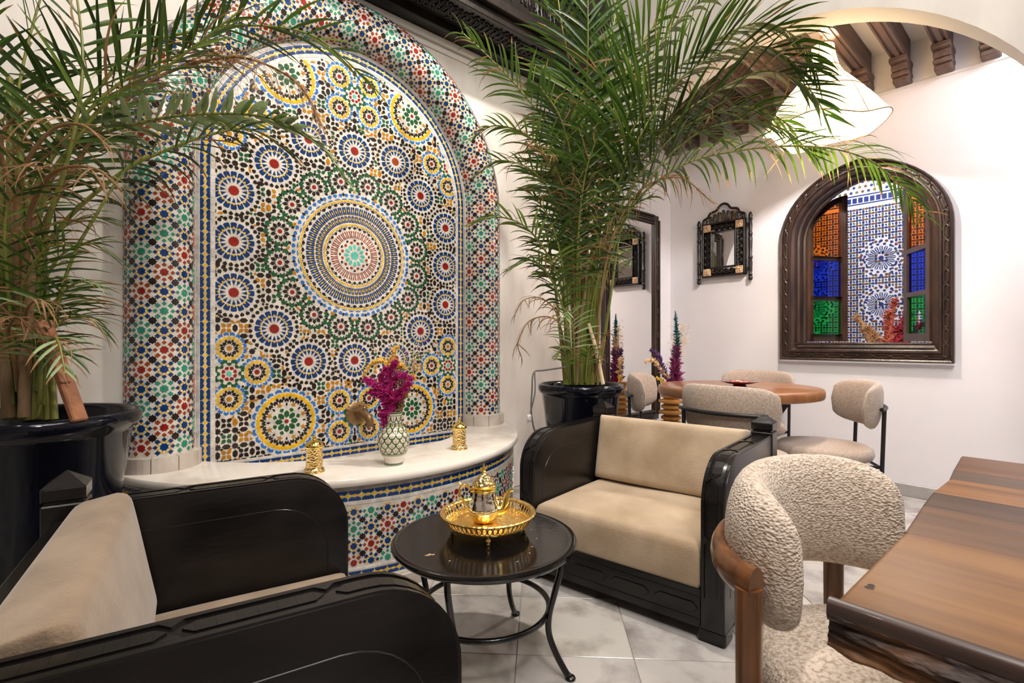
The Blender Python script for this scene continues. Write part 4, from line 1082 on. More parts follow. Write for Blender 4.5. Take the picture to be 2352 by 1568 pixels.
for k in range(70):
    a, r_ = rr.random() * 6.28, .055 * sqrt(rr.random()); c = Vector((r_ * cos(a), r_ * sin(a), .031 + .012 * rr.random() * (1 - r_ / .06)))
    u = Vector((rr.uniform(-1, 1), rr.uniform(-1, 1), rr.uniform(-.4, .6))).normalized(); w_ = u.orthogonal().normalized()
    mb.add([c - u * .009, c + w_ * .006, c + u * .009, c - w_ * .006], [[0, 1, 2, 3]], k % 3)
o = tag(mb.build('flower_petals', M_PET, None, smooth=0, loc=(d.location.x, d.location.y, d.location.z + .003)), 'crimson, pink and cream flower petals heaped in the dark red dish', 'petals', kind='stuff')

def make_dining_chair(label, loc, rz):
    t = thing('dining_chair', label, 'chair', loc, rz, 'linen dining chairs round the table')
    cy = -.10; R_ = .345
    def f(a, r_, z): return (r_ * sin(a), cy + r_ * cos(a), z)
    def lean(a, r_, z): return f(a, r_ + (z - .6) * .10, z)
    wrap_back(lean, R_, .715, radians(51), .27, .075, 40, 20, pw=2.1, endp=3.6).build('backrest', M_LINEN, t, smooth=180)
    MB().lathe([(0, .385), (.225, .385), (.25, .395), (.262, .42), (.255, .448), (.23, .465), (.1, .474), (0, .476)], 44).build('seat', M_LINEN, t, smooth=60)
    mb = MB(); mb.tube([lean(radians(a), R_ + .050, .705) for a in range(-38, 39, 4)], .011, 10); mb.build('back_bar', M_STEEL, t, smooth=60)
    for s_ in (-1, 1):
        a = radians(31) * s_; p1 = lean(a, R_ + .050, .705); x, y = p1[0], p1[1] - .012
        MB().tube([(x, y, 0), (x, y, .35), p1], .011, 10).build('rear_leg', M_STEEL, t, smooth=60)
        MB().tube([(s_ * .20, -.17, 0), (s_ * .20, -.17, .40)], .011, 10).build('front_leg', M_STEEL, t, smooth=60)
    mb = MB(); mb.tube([(.20, -.17, .378), (.198, .232, .378), (-.198, .232, .378), (-.20, -.17, .378)], .009, 8, closed=True); mb.build('seat_frame', M_STEEL, t, smooth=60)
    return t
c0 = make_dining_chair('linen dining chair with its back to us, in front of the round table', (2.86, 1.27, 0), radians(90))
dup(c0, (3.46, 1.05, 0), radians(212), 'linen dining chair right of the round table, its whole seat showing')
c0.rotation_euler[2] = radians(90 - 4)
dup(c0, (3.27, 1.97, 0), radians(24), 'linen dining chair left of the round table beside the tall mirror')
dup(c0, (3.98, 1.72, 0), radians(-90), 'linen dining chair behind the round table against the window wall')

# ------------------------------------------------------------------ mirrors
tm_ = thing('tall_mirror', 'tall mirror in a fluted dark brown frame on the alcove end wall behind the palm', 'mirror', (3.775, YM, 0))
mw, z0, z1, fw = .42, .36, 2.25, .09
MB().box((0, -.012, (z0 + z1) / 2), (2 * mw - .1, .008, z1 - z0 - .1)).build('glass', M_MIRROR, tm_, smooth=0)
for nm, c, dm in (('stile', (-mw + fw / 2, 0), None), ('stile', (mw - fw / 2, 0), None), ('top_rail', None, z1 - fw / 2), ('bottom_rail', None, z0 + fw / 2)):
    mb = MB()
    for off, wd, dp in ((0, fw, .022), (-.032, .016, .038), (-.012, .010, .033), (.012, .010, .033), (.034, .016, .042)):
        if c is not None:
            mb.box((c[0] + off * (1 if c[0] < 0 else -1) * -1, -dp / 2, (z0 + z1) / 2), (wd, dp, z1 - z0 - (.0 if wd > .05 else .09)), bev=.003)
        else: mb.box((0, -dp / 2, dm + off), (2 * mw - (2 * fw if wd > .05 else 2 * fw), dp, wd), bev=.003)
    if c is not None:
        for k in range(8): mb.box((c[0], -.036, z0 + .12 + k * .22), (.022, .012, .05), bev=.004)
    mb.build(nm, M_BROWN, tm_, smooth=0)

# carved mirror on the window wall (local x along the wall, y out of the wall toward the room)
cm = thing('carved_mirror', 'small carved dark wooden mirror with bone corner plates and side spindles on the window wall', 'mirror', (XW, 2.115, 1.90), radians(90))
W2, Hh, fw = .185, .235, .075
MB().box((0, .022, 0), (2 * W2 - .11, .006, 2 * Hh - .11)).build('glass', M_MIRROR, cm, smooth=0)
mb = MB()
MB().box((0, .008, 0), (2 * W2, .012, 2 * Hh)).build('back_board', M_DARKW, cm, smooth=0)
for s_ in (-1, 1):
    for o_ in (0, fw):
        mb.box((s_ * (W2 - o_), .030, 0), (.014, .05, 2 * (Hh - o_) + .014), bev=.003); mb.box((0, .030, s_ * (Hh - o_)), (2 * (W2 - o_) + .014, .05, .014), bev=.003)
fr = mb.build('frame', M_DARKW, cm, smooth=0)
def scroll_panel(cx, cz, ln, wd, vertical):
    mb = MB(); n = max(2, int(ln / .05)); l = ln / n
    for s_ in (-1, 1):
        pts = []
        for k in range(n * 12 + 1):
            u = k / 12 * l - ln / 2; v = s_ * wd * .36 * sin(pi * k / 12)
            pts.append((cx + (v if vertical else u), .040, cz + (u if vertical else v)))
        mb.tube(pts, .0058, 6)
    for k in range(n):
        u = (k + .5) * l - ln / 2
        mb.tube([((cx + .007 * cos(q * .8)) if vertical else cx + u + .007 * cos(q * .8), .040, (cz + u + .007 * sin(q * .8)) if vertical else cz + .007 * sin(q * .8)) for q in range(8)], .0035, 5)
    o = mb.build('carved_scrolls', M_DARKW, fr, smooth=60); o['kind'] = 'stuff'
for s_ in (-1, 1):
    scroll_panel(s_ * (W2 - fw / 2), 0, 2 * Hh - 2 * fw - .02, fw - .02, True)
    scroll_panel(0, s_ * (Hh - fw / 2), 2 * W2 - 2 * fw - .02, fw - .02, False)
    for q in (-1, 1):
        pl = MB().box((s_ * (W2 - fw / 2), .044, q * (Hh - fw / 2)), (fw - .012, .03, fw - .012), bev=.003)
        for k in range(4): pl.lathe([(0, .059), (.011, .059), (.006, .064), (0, .065)], 8, c=(s_ * (W2 - fw / 2) + .013 * cos(pi / 4 + k * pi / 2), 0, q * (Hh - fw / 2) + .013 * sin(pi / 4 + k * pi / 2)), M=Matrix.Rotation(-pi / 2, 4, 'X'))
        pl.build('bone_plate', M_BONE, cm, smooth=0)
# crest with pierced scrolls
crest = [(-W2 - .006, Hh + .005), (-W2, Hh + .045), (-W2 * .78, Hh + .065), (-W2 * .66, Hh + .10), (-W2 * .36, Hh + .115), (-W2 * .2, Hh + .15), (0, Hh + .165)]
crest += [(-x, z) for x, z in reversed(crest[:-1])]
mb = MB(); mb.tube([(x, .035, z) for x, z in [tuple(v)[:1] + (v[2],) for v in crom([(x, 0, z) for x, z in crest], 4)]], .011, 8)
for k in range(9):
    x = -W2 * .85 + k * W2 * 1.7 / 8; hh = .028 + .085 * (1 - abs(x) / W2) ** .8
    mb.tube([(x + .016 * (q / 10) * cos(q * .9) * (1 if k % 2 else -1), .035, Hh + hh * .5 + hh * .45 * sin(q * .9 + k)) for q in range(11)], .0062, 6)
    if hh > .06: mb.tube([(x + .012 * cos(q * .9), .035, Hh + hh * .85 + .012 * sin(q * .9)) for q in range(8)], .005, 6)
mb.build('crest', M_DARKW, cm, smooth=60)
MB().box((0, .008, Hh + .05), (2 * W2 * .6, .008, .09)).build('crest_backing', M_BONE, cm, smooth=0)
for s_ in (-1, 1):
    prof = [(0, -.30), (.012, -.298), (.018, -.285), (.018, -.268), (.012, -.262), (.019, -.25), (.012, -.24), (.015, -.21), (.017, -.15), (.013, -.12), (.018, -.11), (.018, -.095), (.013, -.085), (.016, 0), (.017, .06), (.013, .08), (.018, .09), (.018, .105), (.013, .115), (.016, .17), (.013, .21), (.019, .225), (.013, .235), (.018, .25), (.013, .27), (.008, .285), (0, .287)]
    mb = MB().lathe(prof, 16, c=(s_ * (W2 + .048), .03, 0)); 
    for z in (-.20, .18): mb.box((s_ * (W2 + .02), .03, z), (.05, .02, .03))
    mb.build('spindle', M_DARKW, cm, smooth=50)

# ------------------------------------------------------------------ the stained glass window
win = bpy.data.objects.new('window_1', None); COL.objects.link(win); win['kind'] = 'structure'
def frame_loft(name, prof, m):
    """prof: (offset from the outer edge, x toward the room) swept round the pointed arch"""
    mb = MB(); rings = [[(XW - x, y, z) for y, z in pointed(o_)] for o_, x in prof]
    n = len(rings[0]); k = len(rings)
    mb.add([p for r_ in rings for p in r_], [[i * n + j, i * n + (j + 1) % n, ((i + 1) % k) * n + (j + 1) % n, ((i + 1) % k) * n + j] for i in range(k) for j in range(n)])
    return mb.build(name, m, win, smooth=30)
fr = frame_loft('frame', [(0, -.002), (0, .048), (.008, .056), (.018, .050), (.022, .040), (.060, .040), (.064, .050), (.074, .050), (.080, .030), (.100, .016), (.104, -.04), (.118, -.046), (.122, -.12), (.135, -.125), (.135, -.165), (.03, -.165), (.03, -.002)], M_BROWN)
# carved chain along the frame: long links with small crosses between
oc = pointed(.041, 30); seg = []
P3 = [Vector((XW - .0445, y, z)) for y, z in oc]; P3.append(P3[0].copy())
lens = [0]
for i in range(len(P3) - 1): lens.append(lens[-1] + (P3[i + 1] - P3[i]).length)
def along(s):
    s = s % lens[-1]
    for i in range(len(P3) - 1):
        if s <= lens[i + 1]:
            f = (s - lens[i]) / max(1e-9, lens[i + 1] - lens[i]); T_ = (P3[i + 1] - P3[i]).normalized(); return P3[i].lerp(P3[i + 1], f), T_
    return P3[-1], (P3[-1] - P3[-2]).normalized()
nl = 44; l = lens[-1] / nl; mb = MB()
for k in range(nl):
    s0 = k * l
    for sg in (-1, 1):
        pts = []
        for u, v in ((.0, .0), (.16, .011), (.8, .011), (.96, 0)):
            p_, T_ = along(s0 + u * l); N_ = Vector((0, -T_.z, T_.y)); pts.append(p_ + N_ * v * sg)
        mb.tube(pts, .0052, 5)
    p_, T_ = along(s0 + .98 * l); mb.lathe([(0, -.004), (.008, 0), (0, .006)], 6, c=p_, M=Matrix.Rotation(-pi / 2, 4, 'Y'))
o = mb.build('carved_chain', M_BROWN, fr, smooth=0); o['kind'] = 'stuff'
MB().box((XW - .02, WY, WZ0 + .006 - .012), (.05, 2 * WHW, .012)).build('sill_line', M_WHITE, win)
MB().box((XW - .02, WY, WZ0 + .128), (.05, 2 * WHW - .22, .018), bev=.006).build('inner_sill', M_BROWN, win)

def glass(name, c):
    m = bpy.data.materials.new(name); m.use_nodes = True; nt = m.node_tree; nt.nodes.clear()
    out = nt.nodes.new('ShaderNodeOutputMaterial'); mx = nt.nodes.new('ShaderNodeMixShader'); tr = nt.nodes.new('ShaderNodeBsdfTransparent'); gl = nt.nodes.new('ShaderNodeBsdfGlossy')
    tr.inputs[0].default_value = (*c, 1); gl.inputs['Roughness'].default_value = .05; gl.inputs['Color'].default_value = (.9, .9, .9, 1); mx.inputs[0].default_value = .06
    nt.links.new(tr.outputs[0], mx.inputs[1]); nt.links.new(gl.outputs[0], mx.inputs[2]); nt.links.new(mx.outputs[0], out.inputs[0]); return m
G_O, G_B, G_G = glass('orange_glass', (.85, .20, .02)), glass('blue_glass', (.01, .05, .72)), glass('green_glass', (.01, .55, .09))
M_SASH = mat('sash_wood', (.055, .030, .022), .3, color2=(.09, .05, .035), vscale=6, coat=.3)
def sash(side, open_deg):
    """one casement leaf: local x from the hinge to the free edge, z up; side +1 hinged at the far (+Y) jamb"""
    hw = WHW - .14; zb = WZ0 + .145; c = .10; R_ = WHW + c - .14
    def top(d):           # z of the arch at distance d from the hinge
        y = hw - d; a = math.acos(max(-1, min(1, (y + c) / R_))); return WZS + R_ * sin(a) * .86
    lw = hw - .004
    root = bpy.data.objects.new('sash', None); COL.objects.link(root); root.parent = win
    root.location = (XW + .13, WY + side * hw, 0)
    # local x -> world: closed leaf runs to the middle (-side*Y); opens outward (+X)
    a0 = -side * pi / 2; root.rotation_euler = (0, 0, a0 + side * radians(open_deg))
    th = .032; st = .055
    n = 10
    def outl(d0, d1, zlo, zhi_f, k=n): return [(d0, zlo), (d1, zlo)] + [(lerp(d1, d0, q / k), zhi_f(lerp(d1, d0, q / k))) for q in range(k + 1)]
    fn = lambda u, v, h: (u, h, v)
    mb = MB()
    mb.prism([(0, zb), (st, zb), (st, top(st) - .0), (.025, top(.025)), (0.0, top(.0))], fn, -th / 2, th / 2)
    mb.prism([(lw - st, zb), (lw, zb), (lw, top(lw)), (lw - st, top(lw - st))], fn, -th / 2, th / 2)
    zt = lambda d: top(d)
    k_ = 10
    for q in range(k_):      # curved head
        d0, d1 = lerp(st, lw - st, q / k_), lerp(st, lw - st, (q + 1) / k_)
        mb.prism([(d0, top(d0) - .075 + .03 * (q / k_)), (d1, top(d1) - .075 + .03 * ((q + 1) / k_)), (d1, top(d1)), (d0, top(d0))], fn, -th / 2, th / 2)
    zm = (zb + .06, zb + .335, zb + .37, zb + .665, zb + .70)
    for z0_, z1_ in ((zb, zm[0]), (zm[1], zm[2]), (zm[3], zm[4])): mb.prism([(st, z0_), (lw - st, z0_), (lw - st, z1_), (st, z1_)], fn, -th / 2, th / 2)
    mb.build('sash_frame', M_SASH, root, smooth=0)
    for z0_, z1_, g in ((zm[0], zm[1], G_G), (zm[2], zm[3], G_B)):
        pm = MB()
        if g is G_G and side < 0:      # clear oval in the green pane
            cx, cz_, ra, rb = st + (lw - 2 * st) * .45, z0_ + .09, .040, .075; nn = 24; ov = [(cx + ra * cos(2 * pi * q / nn), cz_ + rb * sin(2 * pi * q / nn)) for q in range(nn)]
            def edge(x, z):
                dx, dz = x - cx, z - cz_; tt = min([(lw - st - cx) / dx if dx > 1e-6 else 1e9, (st - cx) / dx if dx < -1e-6 else 1e9, (z1_ - cz_) / dz if dz > 1e-6 else 1e9, (z0_ - cz_) / dz if dz < -1e-6 else 1e9]); return (cx + dx * tt, cz_ + dz * tt)
            vs = [(x, 0, z) for x, z in ov] + [(p_[0], 0, p_[1]) for p_ in (edge(*q) for q in ov)]
            pm.add(vs, [[q, (q + 1) % nn, nn + (q + 1) % nn, nn + q] for q in range(nn)])
            for xx, zz in ((st, z0_), (lw - st, z0_), (lw - st, z1_), (st, z1_)):
                ds = sorted(range(nn), key=lambda q: (vs[nn + q][0] - xx) ** 2 + (vs[nn + q][2] - zz) ** 2)[:2]; i0 = len(pm.v); pm.add([(xx, 0, zz)], []); pm.f.append([nn + ds[0], nn + ds[1], i0]); pm.m.append(0)
        else: pm.add([(st, 0, z0_), (lw - st, 0, z0_), (lw - st, 0, z1_), (st, 0, z1_)], [[0, 1, 2, 3]])
        tag(pm.build('pane', g, root, smooth=0), 'green glass pane' if g is G_G else 'blue glass pane')
    pm = MB(); q = [(st, zm[4]), (lw - st, zm[4])] + [(lerp(lw - st, st, k / 8), top(lerp(lw - st, st, k / 8)) - .05) for k in range(9)]
    pm.add([(x, 0, z) for x, z in q], [list(range(len(q)))]); tag(pm.build('pane', G_O, root, smooth=0), 'orange glass pane')
sash(1, 62); sash(-1, 58)

# mosaic wall seen through the window: star rosettes in blue and brown on white
MZ = [mat('window_mosaic_' + k, c, .3) for k, c in dict(blue=(.020, .035, .16), brown=(.16, .06, .035), olive=(.13, .14, .05)).items()]
tp = thing('mosaic_wall_panel', 'white wall panel of blue and brown star mosaic seen through the window', 'panel', (6.29, 1.0, 0))
MB().box((0, 0, 1.7), (.02, 3.4, 3.3)).build('ground', mat('window_mosaic_white', (.78, .78, .82), .3), tp, smooth=0)
def wfn(u, v, h): return (-.010 - h, u, v)
G2 = Field(lambda u, v: -1.6 < u < 1.6 and .3 < v < 2.50)
for iy in range(-4, 5):
    for iz in range(6):
        c = (iy * .62 - .25, .51 + iz * .475)
        if c[1] > 2.35: continue
        G2.put(star(16, .027, .021, c), 'blue', True)
        for k in range(16):
            a = 2 * pi * k / 16
            for s_ in (-1, 1): G2.put(rad([(.046, s_ * .002), (.046, s_ * .006), (.105, s_ * .0155), (.120, s_ * .011), (.126, s_ * .002), (.112, s_ * .005)], a, c), 'blue', True)
            G2.put(rad(almond(.130, .155, .0155), a + pi / 16, c), 'blue', True)
        for k in range(24): G2.put(rad(almond(.160, .190, .0165), 2 * pi * k / 24, c), 'brown' if k % 2 else 'blue', True)
p = .056; rr = random.Random(8)
for i in range(-30, 31):
    for j in range(5, 45):
        x, y = i * p + .02, j * p
        G2.put(star(8, .0145, .0108, (x, y)), ('brown', 'blue', 'olive')[(i + j) % 3], False, .8)
        G2.put(rad(hexa(.019, .011), 0, (x + p / 2, y)), 'blue' if (i + j) % 2 else 'brown', False, .75); G2.put(rad(hexa(.019, .011), pi / 2, (x, y + p / 2)), 'blue' if (i + j) % 3 else 'olive', False, .75)
        G2.put(rad(hexa(.0125, .0075), pi / 4, (x + p / 2, y + p / 2)), 'blue', False, .7)
mb = MB(); ix_ = {'blue': 0, 'brown': 1, 'olive': 2}
for poly, c, A in G2.P: mb.prism(poly, wfn, 0, .002, ix_[c], .95)
for k in range(60): mb.prism([(-1.55 + k * .052, 2.535), (-1.51 + k * .052, 2.535), (-1.51 + k * .052, 2.59), (-1.55 + k * .052, 2.59)], wfn, 0, .002, 0, .9)
for z in (2.515, 2.605): mb.prism([(-1.6, z), (1.6, z), (1.6, z + .012), (-1.6, z + .012)], wfn, 0, .002, 0, 1)
for k in range(60):
    for j in range(14): mb.prism(star(8, .018, .012, (-1.55 + k * .052 + .026 * (j % 2), 2.65 + j * .05)), wfn, 0, .002, (k + j) % 3, .95)
o = mb.build('mosaic_tiles', MZ, tp, smooth=0, recalc=False); o['kind'] = 'stuff'
M_PAMP = mat('tan_pampas', (.44, .25, .12), .9); M_SALM = mat('salmon_plume', (.48, .12, .075), .9); M_CRIM = mat('crimson_plume', (.36, .025, .045), .9)
wv = thing('plume_vase', 'tan, salmon and crimson dried plumes in a vase in the passage behind the window', 'flowers', (5.15, 1.10, 0))
MB().lathe([(0, 0), (.10, 0), (.13, .2), (.14, .5), (.10, .68), (.08, .76), (.085, .78), (.07, .78), (0, .76)], 28).build('vase', M_COPPER, wv, smooth=60)
for k, (dy, dz, m, r_) in enumerate([(.17, .42, M_PAMP, .05), (.10, .34, M_PAMP, .06), (.06, .30, M_PAMP, .05), (-.06, .52, M_SALM, .045), (-.02, .44, M_SALM, .05), (-.13, .42, M_CRIM, .055), (-.09, .34, M_CRIM, .06), (-.20, .36, M_CRIM, .05)]):
    plume(wv, 'plume', [(0, 0, .76), (0, dy * .5, .76 + dz * .6), (0.01 * k, dy * .9, .76 + dz * 1.1), (0, dy * 1.25, .76 + dz * 1.3)], r_ * 1.2, 200, m, 60 + k, 2.0)

# ------------------------------------------------------------------ pendant lamp
LX, LY = 3.60, 1.09
lp = thing('pendant_lamp', 'lit woven raffia pendant lamp with a wavy flared shade hanging in the alcove', 'lamp', (LX, LY, 0))
def raffia():
    m = bpy.data.materials.new('raffia_shade'); m.use_nodes = True; nt = m.node_tree; b = nt.nodes['Principled BSDF']
    out = nt.nodes['Material Output']; tl = nt.nodes.new('ShaderNodeBsdfTranslucent'); ad = nt.nodes.new('ShaderNodeMixShader'); ad.inputs[0].default_value = .15
    tc = nt.nodes.new('ShaderNodeTexCoord'); mp = nt.nodes.new('ShaderNodeMapping'); mp.inputs['Scale'].default_value = (60, 60, 4); n = nt.nodes.new('ShaderNodeTexNoise'); n.inputs['Scale'].default_value = 1.6; n.inputs['Detail'].default_value = 5
    r_ = nt.nodes.new('ShaderNodeValToRGB'); r_.color_ramp.elements[0].color = (.50, .27, .08, 1); r_.color_ramp.elements[1].color = (.85, .68, .40, 1); r_.color_ramp.elements[0].position = .3; r_.color_ramp.elements[1].position = .55
    nt.links.new(tc.outputs['Object'], mp.inputs[0]); nt.links.new(mp.outputs[0], n.inputs['Vector']); nt.links.new(n.outputs['Fac'], r_.inputs[0])
    nt.links.new(r_.outputs[0], b.inputs['Base Color']); nt.links.new(r_.outputs[0], tl.inputs['Color']); b.inputs['Roughness'].default_value = .8
    nt.links.new(r_.outputs[0], b.inputs['Emission Color']); b.inputs['Emission Strength'].default_value = .35
    nt.links.new(b.outputs[0], ad.inputs[1]); nt.links.new(tl.outputs[0], ad.inputs[2]); nt.links.new(ad.outputs[0], out.inputs['Surface']); return m
M_RAF = raffia(); M_WIRE = mat('brown_wire', (.16, .08, .03), .6)
prof = [(.062, 2.94), (.066, 2.90), (.075, 2.85), (.088, 2.80), (.115, 2.745), (.16, 2.69), (.205, 2.63), (.24, 2.575), (.27, 2.52), (.295, 2.465), (.325, 2.41)]
def wob(a, z):
    k = max(0, min(1, (2.75 - z) / .35)); return 1 + k * (.085 * sin(3 * a + .6) + .05 * sin(5 * a + 2))
def shz(a, z): return z + max(0, (2.6 - z) / .25) * .035 * sin(4 * a + 1.2)
def shade_pt(a, i):
    k = i * (len(prof) - 1); q = min(int(k), len(prof) - 2); f = k - q; r_, z = lerp(prof[q][0], prof[q + 1][0], f), lerp(prof[q][1], prof[q + 1][1], f); w_ = wob(a, z)
    return Vector((r_ * w_ * cos(a), r_ * w_ * sin(a), shz(a, z)))
sh = MB().grid(lambda i, j: shade_pt(2 * pi * i, j), 72, 31, closeu=True).build('shade', M_RAF, lp, smooth=180)
mb = MB()
for lv in (0, .32, .62, 1.0): mb.tube([shade_pt(2 * pi * k / 72, lv) * 1.0 for k in range(72)], .0035, 5, closed=True)
for k in range(6): mb.tube([shade_pt(2 * pi * k / 6, q / 12) for q in range(13)], .0022, 4)
o = mb.build('wire_hoops', M_WIRE, lp, smooth=0)
mb = MB(); mb.tube(crom([(0, 0, 2.86), (.01, .006, 2.95), (-.008, 0, 3.04), (.004, 0, 3.10), (0, 0, 3.16)], 5), .006, 6); mb.tube(crom([(.012, 0, 2.94), (-.012, .01, 3.0), (.015, -.01, 3.06), (.035, .0, 3.08)], 4), .004, 5); mb.build('cord', M_WIRE, lp, smooth=60)
MB().lathe([(0, 3.135), (.045, 3.14), (.05, 3.16), (0, 3.16)], 20).build('ceiling_rose', M_CEIL, lp, smooth=40)
bulb = MB().lathe([(0, 2.60), (.02, 2.605), (.032, 2.63), (.028, 2.66), (.014, 2.69), (.014, 2.74), (0, 2.74)], 16).build('bulb', mat('bulb_glow', (1, .95, .85), .3, emit=(1, .86, .66), estr=60), lp, smooth=60)
pl = bpy.data.lights.new('pendant_bulb', 'POINT'); pl.energy = 50; pl.color = (1, .95, .94); pl.shadow_soft_size = .035
po = bpy.data.objects.new('pendant_bulb', pl); COL.objects.link(po); po.location = (LX, LY, 2.50)
p2 = bpy.data.lights.new('pendant_uplight_fill', 'POINT'); p2.energy = 14; p2.color = (1, .90, .80); p2.shadow_soft_size = .02  # no second bulb: point light added inside the cap to brighten the ceiling
po2 = bpy.data.objects.new('pendant_uplight_fill', p2); COL.objects.link(po2); po2.location = (LX, LY, 2.83)

# ------------------------------------------------------------------ floor vase with dried flowers in the alcove corner
fv = thing('floor_vase', 'ribbed amber floor vase in the alcove corner behind the left dining chair', 'vase', (3.96, 2.37, 0))
pr = [(0, 0), (.10, 0), (.11, .03), (.075, .10)]
for k in range(11): z = .12 + k * .047; pr += [(.062, z), (.085 + .02 * (k % 2), z + .012), (.085 + .02 * (k % 2), z + .030), (.062, z + .042)]
pr += [(.075, .66), (.085, .70), (.075, .70), (0, .68)]
MB().lathe(pr, 32).build('body', M_COPPER, fv, smooth=50)
fb = thing('dried_flower_bunch', 'tall dried flowers in purple, teal and straw standing in the amber floor vase', 'flowers', (3.96, 2.37, .68))
M_PUR = mat('purple_plume', (.12, .05, .15), .9); M_TEAL = mat('teal_plume', (.010, .085, .10), .9); M_STR = mat('straw_plume', (.72, .50, .28), .9); M_MAG2 = mat('plum_amaranth', (.22, .025, .11), .9)
for nm, pth, r_, n, m, sp in (('plum_head', [(0.02, 0), (.03, .12), (.035, .25), (.04, .36)], .07, 520, M_MAG2, 1.7), ('teal_head', [(.04, .25), (.045, .38), (.04, .50), (.03, .60)], .045, 200, M_TEAL, 1.6), ('teal_head', [(.03, .58), (.03, .62), (.025, .66)], .02, 40, M_TEAL, 1.8),
                          ('lavender_head', [(-.04, .08), (-.09, .22), (-.13, .30), (-.18, .33)], .045, 220, M_PUR, 1.6), ('straw_head', [(-.03, .08), (-.10, .18), (-.17, .24), (-.22, .22)], .045, 240, M_STR, 1.4), ('yellow_head', [(-.02, .0), (-.08, .06), (-.13, .09)], .04, 120, M_YEL, 1.3)):
    plume(fb, nm, [Rv * x + Vector((0, 0, z)) + Fv * .03 * (-1 if x > 0 else 0) for x, z in pth], r_, n, m, hash(nm) % 7 if False else len(nm), sp)
for k in range(12):
    q = random.Random(k + 200); x = q.uniform(.02, .20); zt = q.uniform(.42, .60)
    sprig(fb, 'oat_stem', [(0, 0, 0), Rv * (x * .4) + Vector((0, 0, zt * .5)), Rv * x + Vector((0, 0, zt))], M_STR, 300 + k, 26, .028, .0045, .035)

# ------------------------------------------------------------------ palms
def pot(label, loc, R_, H_, group='glazed palm pots'):
    t = thing('plant_pot', label, 'pot', loc, 0, group)
    s_ = R_ / .30; h = H_
    MB().lathe([(0, .0), (R_ * .58, 0), (R_ * .60, .015), (R_ * .66, h * .25), (R_ * .74, h * .5), (R_ * .84, h * .75), (R_ * .90, h - .075), (R_ * .92, h - .062), (R_ * .955, h - .055), (R_ * .99, h - .04), (R_, h - .022), (R_ * .985, h - .006), (R_ * .95, h), (R_ * .91, h - .004), (R_ * .885, h - .02), (R_ * .86, h - .08), (R_ * .8, h - .14), (0, h - .14)], 64).build('body', M_POT, t, smooth=60)
    MB().lathe([(0, h - .055), (R_ * .4, h - .05), (R_ * .75, h - .065), (R_ * .855, h - .075), (R_ * .80, h - .12), (0, h - .12)], 40).build('soil', M_SOIL, t, smooth=60)
    return t
GM = [M_GREEN, M_GREEND, M_GREENL, M_GREENG, M_DRY]
def keep_clear(P):
    """leaves bend along the walls instead of passing through them"""
    x, y, z = P
    lim = YN - .035
    for cx in (XC - RC, XC + RC):
        if abs(x - cx) < .19 and z < 3.0: lim = min(lim, YN - .035 - sqrt(max(0, .19 ** 2 - (x - cx) ** 2)))
    if z > HC - .1 and z < 3.1: lim = min(lim, YN - .03)
    if z < HC + .03 and (x - XC) ** 2 + (y - YN - BY) ** 2 < (BR + .03) ** 2: z = HC + .03
    y = min(y, lim)
    k = (y - AYC) / (YM - AYC)
    az = AZS + AR * sqrt(max(0, 1 - k * k)) if abs(k) < 1 else 0
    if x > XA - .03 and (abs(k) >= .98 or z > az - .03): x = XA - .03
    return Vector((min(x, XW - .1), y, max(z, .03)))
